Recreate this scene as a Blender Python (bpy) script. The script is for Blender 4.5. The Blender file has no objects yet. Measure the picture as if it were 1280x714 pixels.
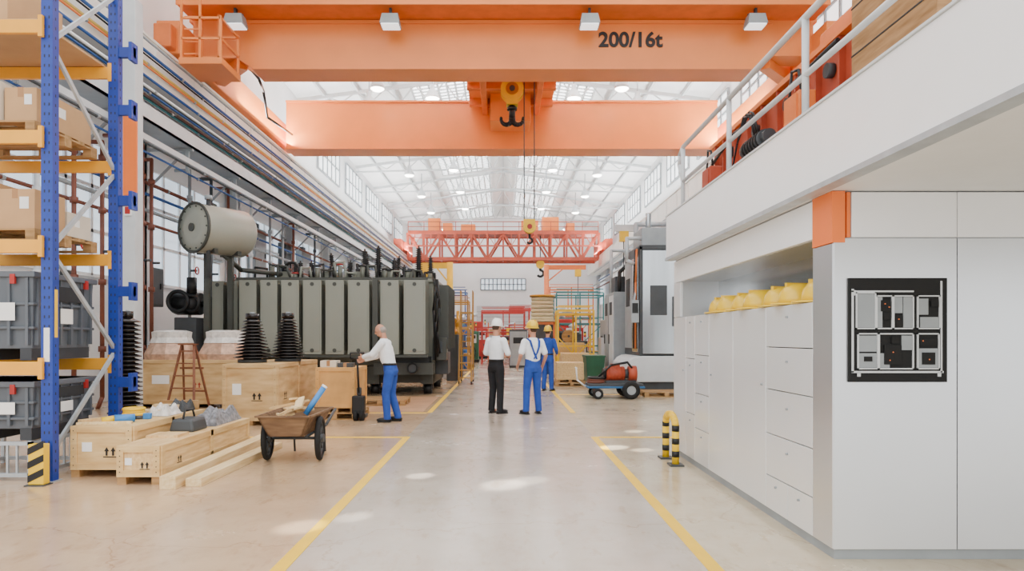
import bpy, bmesh, math, random
from mathutils import Vector, Matrix
random.seed(7)
D=bpy.data
SC=bpy.context.scene
COL=SC.collection
pi=math.pi
# ---------------------------------------------------------------- materials
def lin(hx):
    hx=hx.lstrip('#'); o=[]
    for i in (0,2,4):
        c=int(hx[i:i+2],16)/255
        o.append(c/12.92 if c<=.04045 else ((c+.055)/1.055)**2.4)
    return o
def mat(name,hx,r=.5,m=0.,n=.12,ns=3.,bump=0.,em=0.,st=(1,1,1),coat=0.,hx2=None):
    k=D.materials.new(name); k.use_nodes=True
    nt=k.node_tree; b=nt.nodes['Principled BSDF']
    c=lin(hx)
    c2=lin(hx2) if hx2 else [min(1,v*(1+n)) for v in c]
    c1=c if hx2 else [v*(1-n) for v in c]
    tc=nt.nodes.new('ShaderNodeTexCoord'); mp=nt.nodes.new('ShaderNodeMapping')
    mp.inputs['Scale'].default_value=st
    nt.links.new(tc.outputs['Object'],mp.inputs['Vector'])
    no=nt.nodes.new('ShaderNodeTexNoise'); no.inputs['Scale'].default_value=ns
    no.inputs['Detail'].default_value=5
    nt.links.new(mp.outputs[0],no.inputs['Vector'])
    rp=nt.nodes.new('ShaderNodeValToRGB')
    rp.color_ramp.elements[0].position=.3; rp.color_ramp.elements[1].position=.7
    rp.color_ramp.elements[0].color=(*c1,1); rp.color_ramp.elements[1].color=(*c2,1)
    nt.links.new(no.outputs[0],rp.inputs[0])
    nt.links.new(rp.outputs[0],b.inputs['Base Color'])
    b.inputs['Roughness'].default_value=r; b.inputs['Metallic'].default_value=m
    if coat: b.inputs['Coat Weight'].default_value=coat
    if bump:
        bu=nt.nodes.new('ShaderNodeBump'); bu.inputs['Strength'].default_value=bump
        nt.links.new(no.outputs[0],bu.inputs['Height']); nt.links.new(bu.outputs[0],b.inputs['Normal'])
    if em:
        b.inputs['Emission Color'].default_value=(*c,1); b.inputs['Emission Strength'].default_value=em
    return k
WHITE=mat('white_paint','f3f5f5',.5,n=.03)
CREAM=mat('cream_paint','f3f0e9',.5,n=.04,ns=1)
WALLM=mat('wall_plaster','f5f7f8',.8,n=.04,ns=.6)
CEILM=mat('roof_sheet','f5f7f7',.7,n=.04,ns=.8)
CABW=mat('cabin_white','f8f9fa',.28,n=.02)
CABG=mat('cabin_grey','dadde0',.28,.75,n=.05,ns=.7)
CABD=mat('cabin_drawer','eff1f2',.3,.35,n=.03,ns=.8)
SOFF=mat('soffit','eef0f1',.6,n=.03)
DARK=mat('dark_gap','2a2c2e',.7,n=.1)
BLACK=mat('black_paint','0a0b0c',.5,n=.1)
BOARDB=mat('board_black','060708',.75,n=.1)
RUBBER=mat('rubber','121212',.8,n=.2,ns=20)
STEEL=mat('steel','b2b7ba',.2,.95,n=.15,ns=2,st=(1,1,.1))
GALV=mat('galvanised','b8bec2',.5,.4,n=.12,ns=6)
GREY=mat('grey_paint','949a9d',.5,n=.1)
TRUSS=mat('truss_grey','c9cecf',.5,n=.06)
LGREY=mat('light_grey_paint','cdd1d3',.5,n=.06)
DGREY=mat('dark_grey_paint','3c4043',.55,n=.15)
ORANGE=mat('crane_orange','f38c42',.34,n=.07,ns=.7)
ORANGED=mat('crane_orange_dark','de7434',.45,n=.1)
ORANGE2=mat('accent_orange','f47a30',.4,n=.03)
REDOR=mat('red_oxide','aa4429',.5,n=.18)
RED=mat('red_paint','a82620',.5,n=.1)
BLUE=mat('rack_blue','183896',.45,n=.12)
BLUE2=mat('pipe_blue','2a528f',.45,n=.1)
YELL=mat('rack_yellow','f3aa28',.45,n=.08)
YELLS=mat('safety_yellow','f2c414',.5,n=.06)
YHELM=mat('helmet_yellow','eec40f',.3,n=.04,coat=.3)
WHELM=mat('helmet_white','f6f6f2',.3,n=.02,coat=.4)
PLY=mat('plywood','e2c288',.68,ns=2.5,st=(1,1,7),hx2='c89f63',bump=.05)
PLYX=mat('plywood_long','e7c892',.68,ns=3,st=(9,1,9),hx2='caa168')
PLYS=mat('plywood_stained','dbbb86',.72,ns=2,st=(1,1,5),hx2='b9925c',bump=.05)
PINE=mat('pine_timber','efd7a9',.6,ns=3,st=(9,.7,9),hx2='d6b57c')
PALW=mat('pallet_wood','bd9464',.75,ns=3,st=(1,6,6),hx2='93703f')
OLDW=mat('weathered_wood','8b6c4d',.8,ns=3,st=(1,6,6),hx2='614731')
OLDW2=mat('crate_weathered','b48a5c',.8,ns=3,st=(1,1,8),hx2='8a6338',bump=.1)
CARD=mat('cardboard','c2996c',.8,n=.08)
CARDW=mat('cardboard_pale','dccfba',.8,n=.05)
TAPE=mat('parcel_tape','a9794a',.4,n=.05)
PAPER=mat('paper','f3f2ee',.7,n=.02)
INK=mat('ink','2b2622',.8,n=.1)
REDINK=mat('red_ink','a5382c',.8,n=.1)
BIN=mat('bin_plastic','595f66',.5,n=.06)
BIND=mat('bin_plastic_dark','33373c',.5,n=.08)
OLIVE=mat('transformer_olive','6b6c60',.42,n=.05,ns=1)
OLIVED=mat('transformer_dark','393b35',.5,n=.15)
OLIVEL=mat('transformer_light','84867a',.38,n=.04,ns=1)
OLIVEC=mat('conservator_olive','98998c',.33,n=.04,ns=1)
CERAM=mat('brown_ceramic','140e0d',.2,n=.1)
COPPER=mat('copper_wrap','c09a80',.3,.2,n=.3,ns=9,bump=.3)
FILM=mat('plastic_film','dcd7d0',.2,n=.18,ns=14,bump=.5)
BROWNP=mat('brown_pipe','74402f',.5,n=.15)
YPIPE=mat('yellow_pipe','c7a64a',.5,n=.1)
TEAL=mat('teal_paint','2f7b7e',.5,n=.1)
GREEN=mat('green_paint','265c40',.5,n=.15)
GLASSB=mat('window_bluish','d3e3f0',.2,n=.06,ns=.5,em=1.1)
GLASSW=mat('window_bright','f4f8fb',.2,n=.03,ns=.5,em=2.0)
SKYL=mat('skylight_glass','ffffff',.4,n=.01,em=5.5)
LAMPM=mat('lamp_glow','fffaf0',.4,n=.01,em=16)
FLOODM=mat('flood_glass','eef2f3',.2,n=.01,em=1.6)
SKIN=mat('skin','c38a6e',.55,n=.06,ns=8)
HAIRG=mat('hair_grey','9a8f86',.8,n=.2,ns=30)
HAIRB=mat('hair_brown','4a3527',.8,n=.2,ns=30)
SHIRT=mat('shirt_white','f0f2f5',.8,n=.06,ns=9,bump=.2)
TBLUE=mat('overall_blue','2449a0',.85,n=.16,ns=9,bump=.25)
TBLACK=mat('trouser_black','141418',.85,n=.2,ns=9,bump=.2)
SHOE=mat('shoe_black','121215',.5,n=.1)
EYE=mat('eye_dark','1b1410',.3,n=.1)
LIP=mat('lip','8d4c41',.5,n=.05)
TARP=mat('grey_cloth','86868a',.9,n=.5,ns=18,bump=.7)
LADW=mat('ladder_wood','8d5639',.6,ns=4,st=(5,5,1),hx2='6f3f28')
LADY=mat('ladder_yellow_brown','a97c30',.6,n=.1)
BEIGE=mat('beige_coil','cbbd95',.6,n=.1)
BRASS=mat('brass','c08a30',.35,.6,n=.1)
MAT_=mat('floor_mat_brown','ac8460',.7,n=.14,ns=3)
CBLUE=mat('light_blue_plastic','3d84c8',.45,n=.05)
TROLB=mat('trolley_blue','26608f',.5,n=.1)
TAN=mat('wrapping_tan','cf9c5b',.75,n=.14)
def floor_mat():
    k=D.materials.new('workshop_floor'); k.use_nodes=True; nt=k.node_tree; b=nt.nodes['Principled BSDF']
    L=nt.links.new; N=nt.nodes.new
    tc=N('ShaderNodeTexCoord'); sp=N('ShaderNodeSeparateXYZ'); L(tc.outputs['Object'],sp.inputs[0])
    def step(edge):
        m=N('ShaderNodeMath'); m.operation='GREATER_THAN'; m.inputs[1].default_value=edge; L(sp.outputs[0],m.inputs[0]); return m
    def mixc(f,a,c,blend='MIX'):
        m=N('ShaderNodeMix'); m.data_type='RGBA'; m.blend_type=blend
        if isinstance(f,(int,float)): m.inputs[0].default_value=f
        else: L(f,m.inputs[0])
        for i,v in((6,a),(7,c)):
            if isinstance(v,tuple): m.inputs[i].default_value=v
            else: L(v,m.inputs[i])
        return m.outputs[2]
    def ramp(src,p0,p1,c0,c1):
        r=N('ShaderNodeValToRGB'); r.color_ramp.elements[0].position=p0; r.color_ramp.elements[1].position=p1
        r.color_ramp.elements[0].color=c0; r.color_ramp.elements[1].color=c1; L(src,r.inputs[0]); return r.outputs[0]
    def noise(sc,st=(1,1,1),det=8,rough=.6):
        mp=N('ShaderNodeMapping'); mp.inputs['Scale'].default_value=st; L(tc.outputs['Object'],mp.inputs[0])
        n=N('ShaderNodeTexNoise'); n.inputs['Scale'].default_value=sc; n.inputs['Detail'].default_value=det; n.inputs['Roughness'].default_value=rough
        L(mp.outputs[0],n.inputs['Vector']); return n.outputs[0]
    a=step(-1.45).outputs[0]; c=step(1.37).outputs[0]
    base=mixc(a,(*lin('d3b592'),1),(*lin('c6baab'),1)); base=mixc(c,base,(*lin('d2c4a8'),1))
    n1=noise(.7,rough=.68)
    col=mixc(1,base,ramp(n1,.32,.7,(.78,.74,.70,1),(1,1,1,1)),'MULTIPLY')
    n2=noise(8,(1,.35,1),6); col=mixc(1,col,ramp(n2,.33,.42,(.85,.80,.75,1),(1,1,1,1)),'MULTIPLY')
    n4=noise(2.3,(1,.5,1),9,.75); col=mixc(1,col,ramp(n4,.36,.47,(.88,.84,.79,1),(1,1,1,1)),'MULTIPLY')
    v=N('ShaderNodeTexVoronoi'); v.feature='DISTANCE_TO_EDGE'; v.inputs['Scale'].default_value=.3
    mpn=N('ShaderNodeVectorMath'); mpn.operation='ADD'; nn=N('ShaderNodeTexNoise'); nn.inputs['Scale'].default_value=1.6; nn.inputs['Detail'].default_value=6
    L(tc.outputs['Object'],nn.inputs['Vector']); L(tc.outputs['Object'],mpn.inputs[0]); L(nn.outputs['Color'],mpn.inputs[1]); L(mpn.outputs[0],v.inputs['Vector'])
    col=mixc(1,col,ramp(v.outputs[0],.0,.003,(.78,.72,.66,1),(1,1,1,1)),'MULTIPLY')
    L(col,b.inputs['Base Color'])
    rr=N('ShaderNodeMapRange'); rr.inputs['To Min'].default_value=.12; rr.inputs['To Max'].default_value=.36
    L(n1,rr.inputs['Value']); L(rr.outputs[0],b.inputs['Roughness'])
    b.inputs['Coat Weight'].default_value=.3; b.inputs['Coat Roughness'].default_value=.12
    return k
FLOORM=floor_mat()
# ---------------------------------------------------------------- mesh builder
class M:
    def __init__(s): s.v=[];s.f=[];s.fm=[];s.fs=[];s.mats=[]
    def mi(s,m):
        if m not in s.mats: s.mats.append(m)
        return s.mats.index(m)
    def face(s,idx,mi,sm=False): s.f.append(idx);s.fm.append(mi);s.fs.append(sm)
    def box(s,x0,x1,y0,y1,z0,z1,m,mx=None):
        i=len(s.v); k=s.mi(m)
        ps=[(x0,y0,z0),(x1,y0,z0),(x1,y1,z0),(x0,y1,z0),(x0,y0,z1),(x1,y0,z1),(x1,y1,z1),(x0,y1,z1)]
        if mx: ps=[tuple(mx@Vector(p)) for p in ps]
        s.v+=ps
        for q in ((3,2,1,0),(4,5,6,7),(0,1,5,4),(1,2,6,5),(2,3,7,6),(3,0,4,7)): s.face([i+a for a in q],k)
        return s
    def frus(s,c,w0,d0,w1,d1,h,m):
        i=len(s.v);k=s.mi(m);x,y,z=c
        for (w,d,zz) in ((w0,d0,z),(w1,d1,z+h)):
            s.v+=[(x-w/2,y-d/2,zz),(x+w/2,y-d/2,zz),(x+w/2,y+d/2,zz),(x-w/2,y+d/2,zz)]
        for q in ((3,2,1,0),(4,5,6,7),(0,1,5,4),(1,2,6,5),(2,3,7,6),(3,0,4,7)): s.face([i+a for a in q],k)
        return s
    def bar(s,a,b,w,h,m):
        a=Vector(a);b=Vector(b);d=b-a;L=d.length;d.normalize()
        up=Vector((0,0,1)) if abs(d.z)<.98 else Vector((0,1,0))
        x=d.cross(up).normalized();z=x.cross(d)
        mx=Matrix(((x.x,d.x,z.x,a.x),(x.y,d.y,z.y,a.y),(x.z,d.z,z.z,a.z),(0,0,0,1)))
        return s.box(-w/2,w/2,0,L,-h/2,h/2,m,mx)
    def cyl(s,a,b,r,m,r2=None,n=12,sm=True):
        a=Vector(a);b=Vector(b);d=(b-a).normalized();r2=r if r2 is None else r2
        t=Vector((0,0,1)) if abs(d.z)<.9 else Vector((1,0,0))
        x=d.cross(t).normalized();y=d.cross(x);i=len(s.v);k=s.mi(m)
        for (c,rr) in ((a,r),(b,r2)):
            for j in range(n):
                an=2*pi*j/n; s.v.append(tuple(c+x*math.cos(an)*rr+y*math.sin(an)*rr))
        for j in range(n):
            j2=(j+1)%n; s.face([i+j,i+j2,i+n+j2,i+n+j],k,sm)
        s.face([i+j for j in range(n)][::-1],k); s.face([i+n+j for j in range(n)],k)
        return s
    def tube(s,pts,r,m,n=8):
        for a,b in zip(pts[:-1],pts[1:]): s.cyl(a,b,r,m,n=n)
        for p in pts[1:-1]: s.sph(p,(r,r,r),m,n,6)
        return s
    def lathe(s,c,prof,m,n=24,ax=(0,0,1),sm=True):
        c=Vector(c);d=Vector(ax).normalized()
        t=Vector((0,0,1)) if abs(d.z)<.9 else Vector((1,0,0))
        x=d.cross(t).normalized();y=d.cross(x);i=len(s.v);k=s.mi(m)
        for (r,z) in prof:
            r=max(r,1e-4)
            for j in range(n):
                an=2*pi*j/n; s.v.append(tuple(c+d*z+x*math.cos(an)*r+y*math.sin(an)*r))
        for q in range(len(prof)-1):
            for j in range(n):
                j2=(j+1)%n; o=i+q*n; s.face([o+j,o+j2,o+n+j2,o+n+j],k,sm)
        s.face([i+j for j in range(n)][::-1],k); o=i+(len(prof)-1)*n; s.face([o+j for j in range(n)],k)
        return s
    def sph(s,c,r,m,n=14,h=9,mx=None):
        i=len(s.v);k=s.mi(m)
        if isinstance(r,(int,float)): r=(r,r,r)
        for q in range(h+1):
            th=pi*q/h
            for j in range(n):
                an=2*pi*j/n
                p=Vector((math.sin(th)*math.cos(an)*r[0],math.sin(th)*math.sin(an)*r[1],math.cos(th)*r[2]))
                if mx: p=mx@p
                s.v.append(tuple(Vector(c)+p))
        for q in range(h):
            for j in range(n):
                j2=(j+1)%n;o=i+q*n; s.face([o+j,o+n+j,o+n+j2,o+j2],k,True)
        return s
    def loft(s,secs,m,n=18):
        i=len(s.v);k=s.mi(m)
        for (c,rx,ry) in secs:
            for j in range(n):
                an=2*pi*j/n; s.v.append((c[0]+math.cos(an)*rx,c[1]+math.sin(an)*ry,c[2]))
        for q in range(len(secs)-1):
            for j in range(n):
                j2=(j+1)%n;o=i+q*n; s.face([o+j,o+j2,o+n+j2,o+n+j],k,True)
        s.face([i+j for j in range(n)][::-1],k); o=i+(len(secs)-1)*n; s.face([o+j for j in range(n)],k)
        return s
    def torus(s,c,R,r,m,ax=(0,0,1),n=28,k2=8):
        c=Vector(c);d=Vector(ax).normalized();t=Vector((0,0,1)) if abs(d.z)<.9 else Vector((1,0,0))
        x=d.cross(t).normalized();y=d.cross(x);i=len(s.v);k=s.mi(m)
        for j in range(n):
            an=2*pi*j/n; e=x*math.cos(an)+y*math.sin(an)
            for q in range(k2):
                b=2*pi*q/k2; s.v.append(tuple(c+e*(R+r*math.cos(b))+d*r*math.sin(b)))
        for j in range(n):
            for q in range(k2):
                a0=i+j*k2+q;a1=i+j*k2+(q+1)%k2;b0=i+((j+1)%n)*k2+q;b1=i+((j+1)%n)*k2+(q+1)%k2
                s.face([a0,b0,b1,a1],k,True)
        return s
    def poly(s,pts,m):
        i=len(s.v);k=s.mi(m);s.v+=[tuple(p) for p in pts];s.face(list(range(i,i+len(pts))),k);return s
    def prism(s,pts,vec,m):
        i=len(s.v);k=s.mi(m);n=len(pts);vec=Vector(vec)
        s.v+=[tuple(p) for p in pts]+[tuple(Vector(p)+vec) for p in pts]
        s.face(list(range(i,i+n)),k);s.face(list(range(i+n,i+2*n))[::-1],k)
        for j in range(n): s.face([i+j,i+(j+1)%n,i+n+(j+1)%n,i+n+j],k)
        return s
    def islands(s):
        par=list(range(len(s.v)))
        def fd(a):
            while par[a]!=a: par[a]=par[par[a]];a=par[a]
            return a
        for f in s.f:
            r=fd(f[0])
            for q in f[1:]: par[fd(q)]=r
        out={}
        for fi,f in enumerate(s.f): out.setdefault(fd(f[0]),[]).append(fi)
        res=[]
        for fl in out.values():
            g=M();mp={}
            for fi in fl:
                idx=[]
                for a in s.f[fi]:
                    if a not in mp: mp[a]=len(g.v);g.v.append(s.v[a])
                    idx.append(mp[a])
                g.face(idx,g.mi(s.mats[s.fm[fi]]),s.fs[fi])
            res.append(g)
        return res
    def mesh(s,name,recalc=True):
        me=D.meshes.new(name);me.from_pydata(s.v,[],s.f)
        for m in s.mats: me.materials.append(m)
        me.polygons.foreach_set('material_index',s.fm);me.polygons.foreach_set('use_smooth',s.fs)
        if recalc:
            b=bmesh.new();b.from_mesh(me);bmesh.ops.recalc_face_normals(b,faces=b.faces);b.to_mesh(me);b.free()
        me.update();return me
def addbev(o,w):
    if w:
        b=o.modifiers.new('bevel','BEVEL');b.width=w;b.segments=2;b.limit_method='ANGLE';b.angle_limit=math.radians(40)
def meta(o,label,cat,group=None,kind=None):
    o['label']=label;o['category']=cat
    if group:o['group']=group
    if kind:o['kind']=kind
class T:
    def __init__(s,name,label,cat,loc=(0,0,0),rz=0,group=None):
        o=D.objects.new(name,None);o.empty_display_size=.1;o.location=loc;o.rotation_euler=(0,0,rz)
        COL.objects.link(o);meta(o,label,cat,group);s.o=o
    def part(s,name,mb,parent=None,label=None,bev=0,loc=None,rot=None):
        me=mb if isinstance(mb,bpy.types.Mesh) else mb.mesh(name)
        o=D.objects.new(name,me);COL.objects.link(o);o.parent=parent or s.o
        if loc:o.location=loc
        if rot:o.rotation_euler=rot
        if label:o['label']=label
        addbev(o,bev);return o
    def parts(s,name,mb,**k):
        return [s.part(name,g,**k) for g in mb.islands()]
def solo(name,label,cat,mb,loc=(0,0,0),rz=0,group=None,bev=0):
    o=D.objects.new(name,mb.mesh(name));COL.objects.link(o);o.location=loc;o.rotation_euler=(0,0,rz)
    meta(o,label,cat,group);addbev(o,bev);return o
def struct(name,mb,label=None,bev=0):
    o=D.objects.new(name,mb.mesh(name));COL.objects.link(o);o['kind']='structure'
    if label:o['label']=label
    addbev(o,bev);return o
def clone(root,loc,rz=None,label=None):
    def rec(o,par):
        c=o.copy();COL.objects.link(c)
        if par is not None:c.parent=par
        for ch in list(o.children):rec(ch,c)
        return c
    r=rec(root,None);r.location=loc
    if rz is not None:r.rotation_euler=(0,0,rz)
    if label:r['label']=label
    return r
def text_mesh(t,size,m,ext=.004,off=0):
    cu=D.curves.new('txt','FONT');cu.body=t;cu.size=size;cu.extrude=ext;cu.offset=off;cu.align_x='CENTER';cu.align_y='CENTER'
    o=D.objects.new('txt',cu);COL.objects.link(o);dg=bpy.context.evaluated_depsgraph_get();dg.update()
    me=D.meshes.new_from_object(o.evaluated_get(dg));D.objects.remove(o);me.materials.clear();me.materials.append(m);return me

# ================================================================ STRUCTURE
XW=9.3;YE=67;EZ=12.3;RZ=13.5
struct('floor',M().box(-XW,XW,-2,YE,-.1,0,FLOORM),'smooth worn coated workshop floor')
struct('wall_left',M().box(-XW-.3,-XW,3,YE,0,EZ,WALLM),'white painted hall wall')
struct('wall_right',M().box(XW,XW+.3,3,YE,0,EZ,WALLM),'white painted hall wall')
w=M();w.prism([(-XW-.3,YE,0),(XW+.3,YE,0),(XW+.3,YE,EZ),(0,YE,RZ),(-XW-.3,YE,EZ)],(0,.3,0),WALLM)
struct('wall_end',w,'white gable end wall')
c=M()
for sx in(-1,1):
    c.prism([(sx*(XW+.3),12,EZ),(0,12,RZ),(0,12,RZ+.15),(sx*(XW+.3),12,EZ+.15)],(0,YE-11.7,0),CEILM)
struct('ceiling',c,'white pitched roof lining')
wn=0
def roofz(x): return RZ-(RZ-EZ)*abs(x)/XW
for sx in(-1,1):
    for y in range(13,66,6):
        wn+=1;g=M();xa,xb=1.0*sx,4.2*sx
        g.prism([(xa,y,roofz(xa)-.06),(xb,y,roofz(xb)-.06),(xb,y,roofz(xb)-.02),(xa,y,roofz(xa)-.02)],(0,4.8,0),SKYL)
        for i in range(9):
            x=xa+(xb-xa)*i/8;g.box(x-.045,x+.045,y,y+4.8,roofz(x)-.14,roofz(x)-.05,TRUSS)
        for i in range(13):
            yy=y+4.8*i/12;g.bar((xa,yy,roofz(xa)-.08),(xb,yy,roofz(xb)-.08),.1,.05,TRUSS)
        struct('window_%d'%wn,g,'gridded roof skylight')
for sx in(-1,1):
    for y in range(16,64,6):
        if sx<0 and y<34: continue
        wn+=1;g=M();x=sx*(XW-.03)
        a,b=sorted((x,x-sx*.04));g.box(a,b,y,y+4.4,10.0,11.7,GLASSW)
        a,b=sorted((x,x-sx*.09))
        for i in range(6):
            yy=y+4.4*i/5;g.box(a,b,yy-.05,yy+.05,9.95,11.75,GREY)
        for zz in(9.97,10.85,11.72):g.box(a,b,y,y+4.4,zz-.04,zz+.04,GREY)
        struct('window_%d'%wn,g,'clerestory window with grey glazing bars')
for y in range(13,64,6):
    wn+=1;g=M();x=-XW+.02;z0,z1=2.9,5.9
    g.box(x,x+.03,y-1.4,y+3.2,z0,z1,GLASSB)
    for i in range(6):
        yy=y-1.4+4.6*i/5;g.box(x,x+.08,yy-.04,yy+.04,z0,z1,WHITE)
    for i in range(4):
        zz=z0+(z1-z0)*i/3;g.box(x,x+.08,y-1.4,y+3.2,zz-.04,zz+.04,WHITE)
    struct('window_%d'%wn,g,'bluish multi-pane factory window')
for y in range(20,64,6):
    wn+=1;g=M();x=XW-.02
    g.box(x-.03,x,y,y+4.6,4.6,7.2,GLASSB)
    for i in range(6):
        yy=y+4.6*i/5;g.box(x-.1,x,yy-.04,yy+.04,4.6,7.2,WHITE)
    for i in range(4):
        zz=4.6+2.6*i/3;g.box(x-.1,x,y,y+4.6,zz-.04,zz+.04,WHITE)
    struct('window_%d'%wn,g,'bluish multi-pane factory window')
wn+=1;g=M();g.box(-2.2,2.2,YE-.06,YE-.02,6.2,7.2,GLASSB)
for i in range(12):
    x=-2.2+4.4*i/11;g.box(x-.06,x+.06,YE-.12,YE-.02,6.15,7.25,GREY)
for z in(6.15,6.7,7.25):g.box(-2.2,2.2,YE-.12,YE-.02,z-.05,z+.05,GREY)
struct('window_%d'%wn,g,'strip window in the end wall')
g=M();g.box(-2.6,2.6,YE-.12,YE-.02,0,4.6,LGREY)
for i in range(9):g.box(-2.6,2.6,YE-.15,YE-.1,.5*i,.5*i+.04,GREY)
struct('door_1',g,'large grey roller door')
tn=0
for (x0,x1,y0,y1) in((-1.50,-1.40,3.0,10.2),(1.32,1.42,3.0,10.2),(-3.9,-1.40,10.2,10.3),(1.32,2.6,10.2,10.3),
                     (-1.52,-1.42,13.6,34),(1.34,1.44,13.6,34),(-3.0,-1.52,13.5,13.6),(1.34,3.2,17.9,18.0)):
    tn+=1;struct('trim_%d'%tn,M().box(x0,x1,y0,y1,0,.004,YELLS),'yellow painted floor marking line')
tn+=1;struct('trim_%d'%tn,M().box(-3.1,-1.62,13.75,17.3,0,.006,MAT_),'brown painted floor bay')
# ================================================================ ROOF TRUSSES
def truss(y):
    g=M();zb=11.75
    for sx in(-1,1):
        g.bar((sx*9.2,y,EZ-.2),(0,y,RZ-.2),.12,.16,TRUSS)
        g.bar((sx*9.2,y,EZ-.5),(0,y,zb+.3),.08,.1,TRUSS)
        for i in range(1,7):
            x=sx*9.2*i/7;xb=sx*9.2*(i-.5)/7
            g.bar((x,y,roofz(x)-.2),(xb,y,zb+.25),.05,.05,TRUSS)
            g.bar((xb,y,zb+.25),(sx*9.2*(i-1)/7,y,roofz(sx*9.2*(i-1)/7)-.2),.05,.05,TRUSS)
    return solo('roof_truss','pale grey steel lattice roof truss under the roof','roof truss',g,group='roof trusses')
for y in(18.5,24.5,30.5,36.5,42.5,48.5,54.5,60.5):truss(y)
for x in(-8,-6.5,-5,5,6.5,8,0):
    solo('purlin','pale grey steel purlin along the roof','roof beam',M().box(x-.05,x+.05,12.5,YE-.1,roofz(x)-.2,roofz(x)-.02,TRUSS),group='roof purlins')
def mklamp(loc,rod,s=1):
    t=T('pendant_lamp','round white bell-shaped industrial lamp hanging from the roof','lamp',loc,group='hall pendant lamps')
    t.part('lamp_rod',M().cyl((0,0,.55*s),(0,0,rod),.03,GREY))
    t.part('lamp_shade',M().lathe((0,0,0),[(.30*s,0),(.29*s,.1*s),(.2*s,.3*s),(.1*s,.4*s),(.1*s,.58*s),(.02,.6*s)],LGREY))
    t.part('lamp_diffuser',M().lathe((0,0,0),[(.02,-.1*s),(.2*s,-.07*s),(.28*s,0),(.28*s,.02)],LAMPM));return t.o
lamp0=mklamp((-5.5,28,11.0),1.55)
for y in(28,34,40,46,52,60):
    for x in(-5.5,-2.9,2.9,5.5):
        if(x,y)!=(-5.5,28):clone(lamp0,(x,y,11.0 if abs(x)>4 else 11.3))
lampb=mklamp((-4.35,21.8,9.85),2.95,.85);clone(lampb,(4.05,21.8,9.85));clone(lampb,(-4.35,23.6,10.1));clone(lampb,(4.1,23.6,10.1))
# ================================================================ RUNWAYS, TRAYS, PIPES
for sx in(-1,1):
    t=T('crane_runway','cream-white steel crane runway girder along the wall','crane runway',(sx*8.45,0,0),group='crane runways')
    g=M();g.box(-.35,.35,11,66,8.36,8.42,CREAM);g.box(-.3,.3,11,66,7.5,8.36,CREAM);g.box(-.34,.34,11,66,7.44,7.5,CREAM)
    for y in range(12,66,2):g.box(-.32,.32,y,y+.04,7.5,8.36,CREAM)
    t.part('girder',g);t.part('rail',M().box(-.05,.05,11,66,8.42,8.52,STEEL))
    g=M().box(-.8,-.35,11,66,8.3,8.36,WHITE) if sx<0 else M().box(.35,.8,11,66,8.3,8.36,WHITE)
    t.part('walkway',g)
for sx in(-1,1):
    for y in range(11,66,6):
        t=T('hall_column','grey steel column standing against the wall','column',(sx*9.08,y,0),group='hall columns')
        t.part('shaft',M().box(-.18,.18,-.05,.05,0.03,7.44,LGREY).box(-.18,-.14,-.2,.2,.03,7.44,LGREY).box(.14,.18,-.2,.2,.03,7.44,LGREY))
        t.part('base_plate',M().box(-.21,.21,-.3,.3,0,.03,DGREY))
t=T('cable_gallery','pale grey cable tray gallery running along the wall','cable tray',(-8.0,0,0))
t.part('tray',M().box(-.35,.3,6,62,6.2,6.25,GREY).box(.26,.3,6,62,6.2,6.55,LGREY).box(-.35,-.31,6,62,6.2,6.5,LGREY))
t.part('lower_rail',M().box(.1,.2,6,62,5.82,5.95,LGREY))
for y in range(8,62,3):
    g=M();g.bar((-.85,y,6.17),(.28,y,6.17),.07,.07,GREY);g.bar((-.85,y,5.2),(.1,y,6.15),.05,.05,GREY);g.box(.1,.18,y-.03,y+.03,5.6,6.2,GREY)
    t.part('bracket',g)
NM={'pipe_blue':'blue','yellow_pipe':'yellow','light_grey_paint':'light grey','brown_pipe':'brown','galvanised':'galvanised','teal_paint':'teal','grey_paint':'grey','red_paint':'red','crane_orange_dark':'orange','black_paint':'black','white_paint':'white','dark_grey_paint':'dark grey'}
for (x,z,r,m) in((-7.85,6.32,.04,BLUE2),(-8.02,6.32,.04,YPIPE),(-8.2,6.33,.05,WHITE),(-8.75,5.3,.05,BROWNP),(-8.7,5.0,.04,BLUE2),
     (-8.42,6.75,.045,LGREY),(-8.6,6.95,.045,BLUE2),(-8.72,7.15,.04,YPIPE),(-8.5,7.25,.04,BROWNP),(-8.0,7.03,.025,BLUE2),(-7.95,7.32,.03,BLUE2),(-8.0,6.85,.03,TEAL),
     (-8.02,7.66,.035,YPIPE),(-7.98,7.9,.035,BLUE2),(-7.96,8.15,.025,GREY),(-8.7,4.6,.05,GREY),(-8.75,4.3,.04,BROWNP),(-7.88,7.5,.022,ORANGED),
     (-7.75,6.72,.022,BLACK),(-7.8,7.0,.03,WHITE),(-7.7,5.7,.03,DGREY),(-7.9,5.6,.025,BLUE2),(-8.3,7.05,.045,WHITE),(-8.2,7.22,.03,DGREY),(-8.1,6.62,.03,BROWNP),(-7.93,7.78,.02,BLACK),(-7.9,6.5,.02,DGREY)):
    nm=NM[m.name]
    g=M().cyl((x,8,z),(x,60,z),r,m,n=8)
    ph=random.uniform(0,3)
    yy=10+ph
    while yy<60:g.cyl((x,yy,z),(x,yy+.08,z),r+.01,GREY,n=8);yy+=3.7+ph*.3
    solo('service_pipe','straight '+nm+' painted service pipe along the wall','pipe',g,group='wall service pipes')
for (x,z,r,m) in((8.3,6.2,.08,LGREY),(8.4,6.5,.05,BLUE2),(8.2,5.8,.06,BROWNP),(8.0,7.2,.04,GALV),(8.1,6.9,.05,WHITE),(7.9,6.0,.04,GREY)):
    solo('service_pipe','straight '+NM[m.name]+' service pipe along the wall','pipe',M().cyl((x,12,z),(x,60,z),r,m,n=8),group='opposite wall service pipes')
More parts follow.
